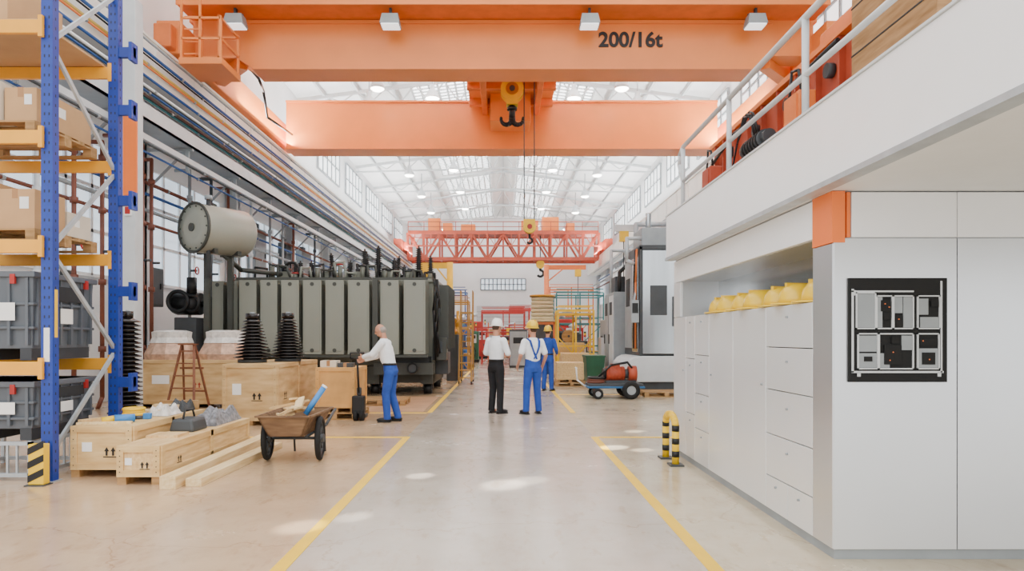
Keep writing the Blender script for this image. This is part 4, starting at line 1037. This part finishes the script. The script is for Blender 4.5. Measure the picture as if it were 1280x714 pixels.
shelf((-.9,41.2,0),'orange steel parts shelf filled with boxes',ORANGED)
t=T('oil_drum','blue steel oil drum with rolled hoops','oil drum',(1.85,37.2,0),group='steel drums')
t.part('drum_body',M().lathe((0,0,0),[(.28,0),(.29,.02),(.28,.28),(.295,.3),(.28,.32),(.28,.58),(.295,.6),(.28,.62),(.28,.88),(.29,.9)],BLUE2,n=20));t.part('drum_lid',M().cyl((0,0,.88),(0,0,.895),.27,GREY,n=20));dr=t.o
for p in((2.05,37.9),(-1.95,27.4),(-2.0,33.2),(1.9,28.2)):clone(dr,(p[0],p[1],0))
t=T('control_cabinet','slim pale grey control cabinet beside the aisle','cabinet',(-2.2,24.6,0))
t.part('cabinet_body',M().box(0,.5,0,.5,0,1.8,LGREY),bev=.02);t.part('cabinet_door',M().box(.03,.47,-.02,0,.1,1.7,LGREY).box(.1,.4,-.025,-.02,1.2,1.5,BLACK))
t=T('control_cabinet','dark grey control cabinet with display','cabinet',(.3,34,0))
t.part('cabinet_body',M().box(0,.9,0,.7,0,1.9,DGREY),bev=.02);t.part('cabinet_door',M().box(.03,.87,-.02,0,.1,1.8,GREY).box(.2,.7,-.025,-.02,1.2,1.5,BLACK))
t=T('winding_coil','beige transformer winding coil above an orange stand','coil',(1.72,30,0))
g=M()
for i in range(6):g.lathe((0,0,2.25+.17*i),[(.46,0),(.5,.03),(.5,.13),(.46,.16)],BEIGE,n=20)
t.part('winding',g)
t.part('end_flange',M().cyl((0,0,2.18),(0,0,2.26),.6,BEIGE,n=20));t.part('end_flange',M().cyl((0,0,3.27),(0,0,3.36),.56,BRASS,n=20))
g=M()
for x in(-.5,.5):
    for y in(-.4,.4):g.bar((x,y,0),(x,y,2.15),.1,.1,ORANGED)
for z in(.9,2.12):
    for y in(-.4,.4):g.bar((-.55,y,z),(.55,y,z),.1,.1,ORANGED)
    for x in(-.5,.5):g.bar((x,-.4,z),(x,.4,z),.1,.1,ORANGED)
t.part('stand',g)
t.part('core_block',M().box(-.45,.45,-.35,.35,.95,2.05,DGREY).box(-.5,.5,-.38,-.35,1.2,1.4,BRASS),bev=.02)
for i,(x,y,z,w,h) in enumerate(((2.0,23.6,0,1.0,.5),(2.05,23.6,.5,.9,.45),(2.0,26.2,0,1.1,1.3),(1.65,20.9,.13,.8,.6))):
    plank_crate('wooden_crate','yellowish pine crate stacked beside the aisle',(x,y,z),w,.9,h,m=PLYX,marks=False,group='pine crates by the aisle')
pallet((1.6,20.85,0),1.0,1.0,label='wooden pallet under a pine crate')
t=T('cable_drum','small wooden cable drum standing on a pine crate','cable drum',(2.55,26.7,1.3))
for a in(-.16,.12):t.part('drum_side',M().cyl((0,a,.25),(0,a+.04,.25),.25,PALW,n=26))
t.part('cable_wrap',M().cyl((0,-.12,.25),(0,.12,.25),.2,BLACK,n=22));t.part('drum_hub',M().cyl((0,-.17,.25),(0,.17,.25),.05,DGREY))
t=T('waste_skip','dark green steel waste container','waste container',(2.62,21.6,0))
g=M();g.frus((.3,.45,.1),.5,.8,.6,.95,.8,GREEN);t.part('skip_body',g,bev=.01);t.part('rim',M().box(-.02,.62,-.05,.95,.88,.93,GREEN))
for x in(.1,.45):
    for y in(.1,.8):t.part('caster',M().cyl((x,y,.05),(x+.05,y,.05),.05,RUBBER))
for i,(x,y) in enumerate(((-1.75,23.7),(-1.7,25.6))):
    t=T('valve_stand','brass coloured valve fitting on a dark stand','valve',(x,y,0),group='brass valves')
    t.part('stand',M().box(-.2,.2,-.2,.2,0,1.6,DGREY),bev=.02);t.part('valve_body',M().lathe((0,0,1.6),[(.18,0),(.2,.1),(.1,.2),(.12,.4),(.2,.5),(.06,.6),(.06,.9)],BRASS,n=16))
# ================================================================ RIGHT: steel machine, trolley
t=T('machining_centre','tall grey machining centre with brushed steel panels and curved base','machine',(3.67,18.3,0))
t.part('machine_foot',M().box(-.1,3,0.1,2.3,0,.3,DGREY))
pr=[(3,0,.3),(3,0,1.0),(0,0,1.0)]+[(-.02-.38*math.sin(a),0,.64+.36*math.cos(a)) for a in (.3,.7,1.1,1.57,2.0,2.5)]+[(-.05,0,.3)]
t.part('machine_base',M().prism(pr,(0,2.2,0),LGREY),bev=.03,label='rounded pale splash guard base')
t.part('machine_body',M().box(0,3,.1,2.3,1.0,4.0,DGREY),bev=.03)
for (a,b) in((.08,.98),(1.08,1.98)):
    o=t.part('sliding_door',M().box(a,b,.04,.1,1.06,3.85,STEEL),bev=.01,label='brushed stainless sliding door');t.part('door_handle',M().box(b-.1,b-.06,-.02,.05,1.8,2.6,DGREY),parent=o)
    t.part('door_window',M().box(a+.2,b-.25,.03,.04,2.1,2.9,DGREY),parent=o)
t.part('door_frame',M().box(.0,.06,.02,.1,1.0,3.95,DGREY).box(1.0,1.06,.02,.1,1.0,3.95,DGREY).box(0,2.1,.02,.1,3.87,3.98,DGREY))
t.part('side_panel',M().box(-.03,0,.2,1.0,1.1,3.7,STEEL),bev=.01);t.part('side_panel',M().box(-.03,0,1.1,2.1,1.2,3.7,GREY).box(-.04,-.03,1.3,1.9,2.4,3.2,DARK),bev=.01)
t.part('control_pendant',M().box(-.25,-.05,-.1,.15,1.9,2.5,GREY).box(-.23,-.07,-.11,-.1,2.15,2.42,BLACK).bar((-.15,.05,2.5),(-.02,.4,2.9),.05,.05,GREY),bev=.01)
t.part('roof_unit',M().box(.1,1.2,.3,1.5,4.0,4.5,GREY).cyl((1.8,1,4),(1.8,1,4.6),.3,GREY).cyl((.3,.4,4.5),(.3,.4,4.9),.08,STEEL),bev=.02)
for k in range(3):t.part('conduit',M().tube([(-.05,.2+.12*k,3.9),(-.08,.2+.12*k,3.0),(-.08,.25+.12*k,1.2)],.025,BLACK if k else ORANGED))
t.part('roof_pipe',M().tube([(.1,.3,4.2),(-.3,.3,4.2),(-.3,.3,3.6),(-.1,.3,3.5)],.05,GALV).tube([(.2,1.6,4.0),(.2,1.6,4.8),(1.2,1.6,4.8)],.07,GALV))
t=T('electrical_cabinet','grey steel electrical cabinet row beside the machining centre','cabinet',(3.38,20.9,0))
for i in range(2):
    y=.0+.9*i
    b=t.part('cabinet_body',M().box(0,1.2,y,y+.86,0.1,2.9,GREY),bev=.02)
    t.part('cabinet_door',M().box(-.02,0,y+.04,y+.82,.2,2.8,GREY if i else LGREY),parent=b,bev=.005);t.part('vent',M().box(-.03,-.02,y+.2,y+.66,2.2,2.6,DARK),parent=b);t.part('door_handle',M().box(-.05,-.02,y+.7,y+.74,1.3,1.6,BLACK),parent=b)
t.part('plinth',M().box(.03,1.2,.03,1.73,0,.1,BLACK))
t.part('cable_conduit',M().tube([(.2,.1,2.9),(.2,.1,3.5),(.6,.2,3.9)],.06,BLACK));t.part('cable_conduit',M().tube([(.1,1.1,2.9),(.1,1.1,4.3),(1.0,1.2,4.3)],.05,GALV))
t.part('top_unit',M().box(.1,.9,.3,1.5,2.9,3.4,DGREY),bev=.02)
t=T('transport_trolley','blue platform trolley with black wheels and white tow bar','trolley',(2.05,16.6,0))
t.part('platform',M().box(0,1.4,0,.75,.26,.31,TROLB).box(.03,1.37,.02,.73,.31,.37,DGREY),bev=.01)
for x,y,r in((1.05,-.08,.22),(1.05,.83,.22),(.25,-.06,.13),(.25,.81,.13)):t.part('wheel',M().torus((x,y,r),r*.72,r*.28,RUBBER,ax=(0,1,0)).cyl((x,y-.03,r),(x,y+.03,r),r*.5,GREY,n=16))
t.part('tow_bar',M().tube([(0,.35,.28),(-.22,.3,.45),(-.25,.25,.75)],.02,WHITE).tube([(-.25,.1,.75),(-.25,.4,.75)],.018,WHITE))
t.part('axle',M().cyl((1.05,-.06,.22),(1.05,.8,.22),.02,DGREY).box(1.0,1.1,.1,.6,.2,.27,DGREY));t.part('axle',M().cyl((.25,-.05,.13),(.25,.8,.13),.02,DGREY).box(.2,.3,.1,.6,.13,.27,DGREY))
t=T('red_pump_motor','orange-red pump motor unit with hoses on the trolley','pump',(2.55,16.97,.37))
t.part('motor_body',M().cyl((0,0,.23),(.45,0,.23),.18,REDOR,n=18).cyl((.45,0,.23),(.55,0,.23),.12,DGREY,n=18).cyl((.55,0,.23),(.75,0,.23),.2,REDOR,n=18).cyl((-.08,0,.23),(0,0,.23),.14,BLACK,n=18))
g=M()
for i in range(7):g.torus((.04+.06*i,0,.23),.182,.01,REDOR,ax=(1,0,0),n=20,k2=5)
t.part('cooling_rib',g)
t.part('mount',M().box(0,.72,-.14,.14,0,.07,DGREY));t.part('hose',M().tube([(.65,-.1,.35),(.5,-.2,.52),(.1,-.2,.45),(-.2,-.1,.15),(-.4,0,.03)],.028,BLACK));t.part('hose',M().torus((-.25,.0,.03),.2,.03,BROWNP).torus((-.25,.0,.08),.19,.03,BROWNP).torus((-.23,.0,.13),.2,.03,BLACK))
t.part('terminal_box',M().box(.12,.34,-.08,.08,.38,.48,REDOR),bev=.01)
pallet((3.55,17.1,0),1.1,.9,label='empty wooden pallet beside the trolley')
t=T('office_partition','white workshop office cubicle with dark windows','office cubicle',(6.7,33,0))
t.part('cubicle_wall',M().box(0,2.2,0,.1,0,5.4,WHITE));t.part('cubicle_wall',M().box(0,.1,.1,9,0,5.4,WHITE))
for i in range(5):
    y=.5+1.6*i;t.part('cubicle_window',M().box(-.02,0,y,y+1.2,3.2,4.4,DGREY))
t.part('cubicle_roof',M().box(-.1,2.25,-.1,9,5.4,5.5,LGREY))
# ================================================================ PEOPLE
def remesh(mb,vox,sm,m):
    me=mb.mesh('tmp');o=D.objects.new('tmp',me);COL.objects.link(o)
    r=o.modifiers.new('r','REMESH');r.mode='VOXEL';r.voxel_size=vox;r.use_smooth_shade=True
    s=o.modifiers.new('s','SMOOTH');s.factor=.5;s.iterations=sm
    dg=bpy.context.evaluated_depsgraph_get();dg.update()
    out=D.meshes.new_from_object(o.evaluated_get(dg));D.objects.remove(o)
    out.materials.clear();out.materials.append(m)
    for p in out.polygons:p.use_smooth=True;p.material_index=0
    return out
def cap(g,a,b,ra,rb,m,n=14):
    g.cyl(a,b,ra,m,r2=rb,n=n);g.sph(a,ra,m,n,8);g.sph(b,rb,m,n,8)
def person(label,loc,rz,arms,lean=0,legs=None,shirt=SHIRT,trou=TBLUE,helm=None,hair=HAIRB,bib=False,sleeve='long',sc=1.0,hturn=0,hpitch=0,belly=0):
    t=T('person',label,'person',loc,rz);t.o.scale=(sc,sc,sc)
    H=.93
    def U(p):
        x,y,z=p
        if z<=H:return Vector(p)
        return Vector((x,y*math.cos(lean)+(z-H)*math.sin(lean),H+(z-H)*math.cos(lean)-y*math.sin(lean)))
    legs=legs or {-1:((-.1,.02,.5),(-.11,-.02,.09),.1),1:((.1,.02,.5),(.12,-.02,.09),-.1)}
    hc=U((0,.02,1.655));RM=Matrix.Rotation(hturn,3,'Z')@Matrix.Rotation(-lean*.6-hpitch,3,'X')
    def Hd(p):return hc+RM@Vector(p)
    g=M();k=SKIN
    secs=[((.0,0,.84),.13,.09),((0,0,.95),.145,.1),((0,0,1.08),.128,.09),((0,.0,1.22),.14,.1),((0,0,1.34),.16,.1),((0,0,1.43),.14,.08),((0,0,1.48),.07,.06)]
    g.loft([(tuple(U(c)),a,b) for c,a,b in secs],k)
    cap(g,U((0,-.01,1.42)),tuple(hc+RM@Vector((0,-.02,-.06))),.056,.052,k)
    g.sph(hc,(.074,.094,.108),k,18,14,mx=RM);g.sph(Hd((0,.03,-.058)),(.055,.06,.055),k,14,10,mx=RM)
    g.sph(Hd((0,.098,-.018)),(.013,.02,.024),k,10,8,mx=RM);g.sph(Hd((0,.082,.018)),(.045,.014,.012),k,10,8,mx=RM)
    for s in(-1,1):g.sph(Hd((s*.077,-.005,-.012)),(.011,.02,.031),k,10,8,mx=RM)
    sh={}
    for s in(-1,1):
        sh[s]=U((s*.175,0,1.41));e,wr=[Vector(q) for q in arms[s]]
        cap(g,sh[s],e,.046,.038,k);cap(g,e,wr,.038,.026,k)
        d=(wr-e).normalized();nr=Vector((-s,0,0));nr=(nr-d*nr.dot(d));nr=nr.normalized() if nr.length>.1 else Vector((0,0,-1))
        sd=d.cross(nr).normalized()
        if sd.y<0 and abs(d.z)>.6:sd=-sd
        if abs(d.z)<=.6 and sd.z<0:sd=-sd
        mx=Matrix((sd,nr,d)).transposed()
        cap(g,wr,wr+d*.03,.026,.03,k,10)
        g.sph(wr+d*.055,(.043,.019,.055),k,12,8,mx=mx)
        for i,(off,L) in enumerate(((.032,.072),(.011,.082),(-.011,.076),(-.031,.058))):
            p0=wr+d*.09+sd*off;p1=p0+(d*.85+nr*.4).normalized()*L*.5;p2=p1+(d*.45+nr*.85).normalized()*L*.5
            cap(g,p0,p1,.0095,.009,k,8);cap(g,p1,p2,.009,.0075,k,8)
        p0=wr+d*.025+sd*.032;p1=p0+(sd*.75+d*.55+nr*.25).normalized()*.04;p2=p1+(d*.8+nr*.4+sd*.2).normalized()*.032
        cap(g,p0,p1,.013,.011,k,8);cap(g,p1,p2,.011,.009,k,8)
        kn,an,_=legs[s];hp=(s*.085,0,.88);cap(g,hp,kn,.075,.05,k);cap(g,kn,an,.048,.034,k)
        g.sph((an[0],an[1]+.06,.05),(.034,.1,.03),k,10,8)
    body=t.part('body',remesh(g,.0065,3,SKIN))
    for s in(-1,1):t.part('eye',M().sph(Hd((s*.03,.086,.002)),(.013,.008,.008),EYE,10,6,mx=RM))
    t.part('mouth',M().sph(Hd((0,.088,-.062)),(.024,.008,.005),LIP,10,6,mx=RM))
    g=M();g.loft([(tuple(U(c)),a,b) for c,a,b in [((0,0,.82),.15,.11),((0,-.005,.9),.172,.128),((0,0,.97),.162,.12),((0,0,1.06 if not bib else 1.1),.152,.115)]],trou)
    for s in(-1,1):
        kn,an,_=legs[s];cap(g,(s*.09,-.005,.87),kn,.098,.075,trou);a2=Vector(kn)+(Vector(an)-Vector(kn))*.98
        cap(g,kn,tuple(a2),.074,.064,trou);g.cyl(tuple(a2),(a2.x,a2.y,a2.z-.045),.066,trou,n=14)
    t.part('trousers',remesh(g,.011,3,trou))
    g=M();top=[((0,0,1.0),.155,.118),((0,belly*.5,1.1),.153,.117+belly*.5),((0,belly*.4,1.22),.163,.125+belly*.4),((0,0,1.34),.178,.122),((0,0,1.42),.165,.1),((0,-.005,1.47),.1,.075),((0,-.005,1.5),.072,.065)]
    g.loft([(tuple(U(c)),a,b) for c,a,b in top],shirt)
    for s in(-1,1):
        e,wr=[Vector(q) for q in arms[s]]
        if sleeve=='long':
            cap(g,sh[s],e,.07,.056,shirt);cap(g,e,e+(wr-e)*.88,.056,.043,shirt)
        elif sleeve=='rolled':
            cap(g,sh[s],e,.07,.058,shirt);cap(g,e,e+(wr-e)*.2,.056,.052,shirt)
        else:cap(g,sh[s],sh[s]+(e-sh[s])*.75,.07,.064,shirt)
    t.part('shirt',remesh(g,.011,3,shirt))
    if bib:
        for s in(-1,1):
            g=M()
            pts=[(-s*.03,-.125,1.08),(s*.03,-.138,1.2),(s*.075,-.135,1.32),(s*.095,-.1,1.43),(s*.1,-.0,1.475),(s*.095,.1,1.42),(s*.08,.132,1.32),(s*.07,.135,1.24)]
            for a,b in zip(pts[:-1],pts[1:]):g.bar(U(a),U(b),.042,.02,TBLUE)
            t.part('strap',g)
        g=M();g.loft([(tuple(U((0,.035,z))),a,.105) for z,a in((1.05,.12),(1.15,.11),(1.27,.095))],TBLUE);t.part('bib',g)
    else:
        g=M();zt=1.03;g.loft([(tuple(U((0,0,zt-.02))),.162,.125),(tuple(U((0,0,zt+.02))),.16,.124)],BLACK,n=24);t.part('belt',g)
    for s in(-1,1):
        g=M();kn,an,yaw=legs[s];mx=Matrix.Rotation(yaw,3,'Z');c0=Vector((an[0],an[1],0))
        g.sph(c0+mx@Vector((0,.055,.045)),(.048,.14,.045),SHOE,14,9,mx=mx);g.sph(c0+Vector((0,0,.075)),(.048,.058,.06),SHOE,12,8)
        mxx=Matrix.Translation(c0)@mx.to_4x4();g.box(-.043,.043,-.06,.17,0,.022,SHOE,mx=mxx)
        t.part('shoe',g)
    if helm:
        g=M();g.lathe((0,0,0),[(.128,0),(.125,.045),(.115,.09),(.09,.128),(.05,.15),(0,.155)],helm,n=24)
        g.box(-.014,.014,-.09,.09,.125,.158,helm)
        g.lathe((0,0,0),[(.12,.012),(.142,.006),(.145,-.006),(.12,-.002)],helm,n=24)
        k2=RM@Matrix.Rotation(.05,3,'X')
        for i in range(len(g.v)):
            a=g.v[i];p=Vector((a[0]*.86,a[1]*(1.0+(.3 if a[1]>.1 and a[2]<.02 else 0)),a[2]));g.v[i]=tuple(Hd((0,0,.035))+k2@p)
        t.part('hard_hat',g,label='hard hat')
        g=M();g.sph(Hd((0,-.02,.0)),(.077,.085,.075),hair,14,10,mx=RM);t.part('hair',g)
    else:
        g=M();g.sph(Hd((0,-.032,-.012)),(.079,.075,.075),hair,16,10,mx=RM);t.part('hair',g)
    return t
person('older man in white shirt and blue trousers gripping a pallet truck',(-2.0,12.15,0),math.radians(82),
   {-1:((-.2,.28,1.2),(-.1,.48,1.15)),1:((.17,.32,1.16),(.02,.5,1.1))},lean=.24,
   legs={-1:((-.1,.06,.5),(-.11,.03,.09),.15),1:((.1,.02,.5),(.11,-.1,.09),-.1)},trou=TBLUE,hair=HAIRG,sleeve='long',sc=1.0,hpitch=.25,belly=.03)
person('man in white shirt, black trousers and white hard hat, talking',(-.14,13.5,0),math.radians(-38),
   {-1:((-.27,.02,1.17),(-.12,.25,1.12)),1:((.27,.02,1.17),(.12,.26,1.12))},trou=TBLACK,helm=WHELM,sleeve='rolled',sc=1.02,hpitch=.15,
   legs={-1:((-.09,.02,.5),(-.1,-.02,.09),.25),1:((.09,.02,.5),(.11,-.02,.09),-.25)},belly=.02)
person('worker in white T-shirt, blue bib overalls and yellow hard hat',(.58,13.4,0),math.radians(22),
   {-1:((-.27,-.03,1.15),(-.26,.14,.95)),1:((.26,-.05,1.14),(.24,.08,.9))},trou=TBLUE,helm=YHELM,bib=True,sleeve='short',sc=1.0,
   legs={-1:((-.12,.02,.5),(-.15,-.02,.09),.3),1:((.1,.02,.5),(.12,-.02,.09),-.2)},hturn=.35)
person('worker in long-sleeved blue overalls and yellow hard hat',(1.25,19.2,0),math.radians(-25),
   {-1:((-.26,.0,1.15),(-.2,.2,1.05)),1:((.26,.0,1.15),(.2,.2,1.05))},shirt=TBLUE,trou=TBLUE,helm=YHELM,sleeve='long',sc=1.0)
# ================================================================ LIGHT
W=D.worlds.new('world');SC.world=W;W.use_nodes=True
nt=W.node_tree;bg=nt.nodes['Background'];bg.inputs[1].default_value=2.85
tc=nt.nodes.new('ShaderNodeTexCoord');sp=nt.nodes.new('ShaderNodeSeparateXYZ');nt.links.new(tc.outputs['Generated'],sp.inputs[0])
mr=nt.nodes.new('ShaderNodeMapRange');mr.inputs['From Min'].default_value=-1;nt.links.new(sp.outputs[2],mr.inputs['Value'])
rp=nt.nodes.new('ShaderNodeValToRGB');nt.links.new(mr.outputs[0],rp.inputs[0]);nt.links.new(rp.outputs[0],bg.inputs[0])
e=rp.color_ramp.elements;e[0].position=.35;e[0].color=(.42,.41,.40,1);e[1].position=.75;e[1].color=(1,1,1,1)
q=e.new(.47);q.color=(.6,.6,.6,1);q=e.new(.54);q.color=(.92,.93,.94,1)
def spot(loc,tgt,e,ang,bl=.3,c=(1,.98,.95),r=.02):
    l=D.lights.new('sun_shaft','SPOT');l.energy=e;l.spot_size=math.radians(ang);l.spot_blend=bl;l.color=c;l.shadow_soft_size=r
    o=D.objects.new('sun_shaft',l);COL.objects.link(o);o.location=loc;o.rotation_euler=(Vector(tgt)-Vector(loc)).to_track_quat('-Z','Y').to_euler();return o
for (tx,ty,e,a) in((1.5,9.3,30000,2.4),(1.85,9.1,18000,1.8),(2.1,10.9,20000,2.0),(.0,6.95,18000,3.2),(.25,7.15,12000,2.6),(-.9,7.4,14000,2.0),(-1.6,5.4,11000,2.6),(-1.25,5.7,9000,2.0),(.1,18.5,16000,4),(.3,25,20000,5)):
    spot((tx+5*(1 if tx>0 else .6),ty+5,8.0),(tx,ty,0),e,a,.9)
def area(loc,rot,sx,sy,e,c=(1,.99,.98)):  # added upward fill lamps, unseen from below, that brighten the roof
    l=D.lights.new('ceiling_fill','AREA');l.shape='RECTANGLE';l.size=sx;l.size_y=sy;l.energy=e;l.color=c
    o=D.objects.new('ceiling_fill',l);COL.objects.link(o);o.location=loc;o.rotation_euler=rot
for sx in(-1,1):area((sx*7.9,42,8.62),(pi,sx*-.45,0),.4,42,3200)
area((0,18.4,11.08),(pi,0,0),14,.5,700);area((0,25.5,10.25),(pi,0,0),14,.5,1000)
cd=D.cameras.new('camera');cd.lens=24;cd.sensor_width=36;cd.shift_x=11/1280;cd.shift_y=65/1280;cd.clip_end=300
co=D.objects.new('camera',cd);COL.objects.link(co);co.location=(0,0,1.5);co.rotation_euler=(pi/2,0,0);SC.camera=co
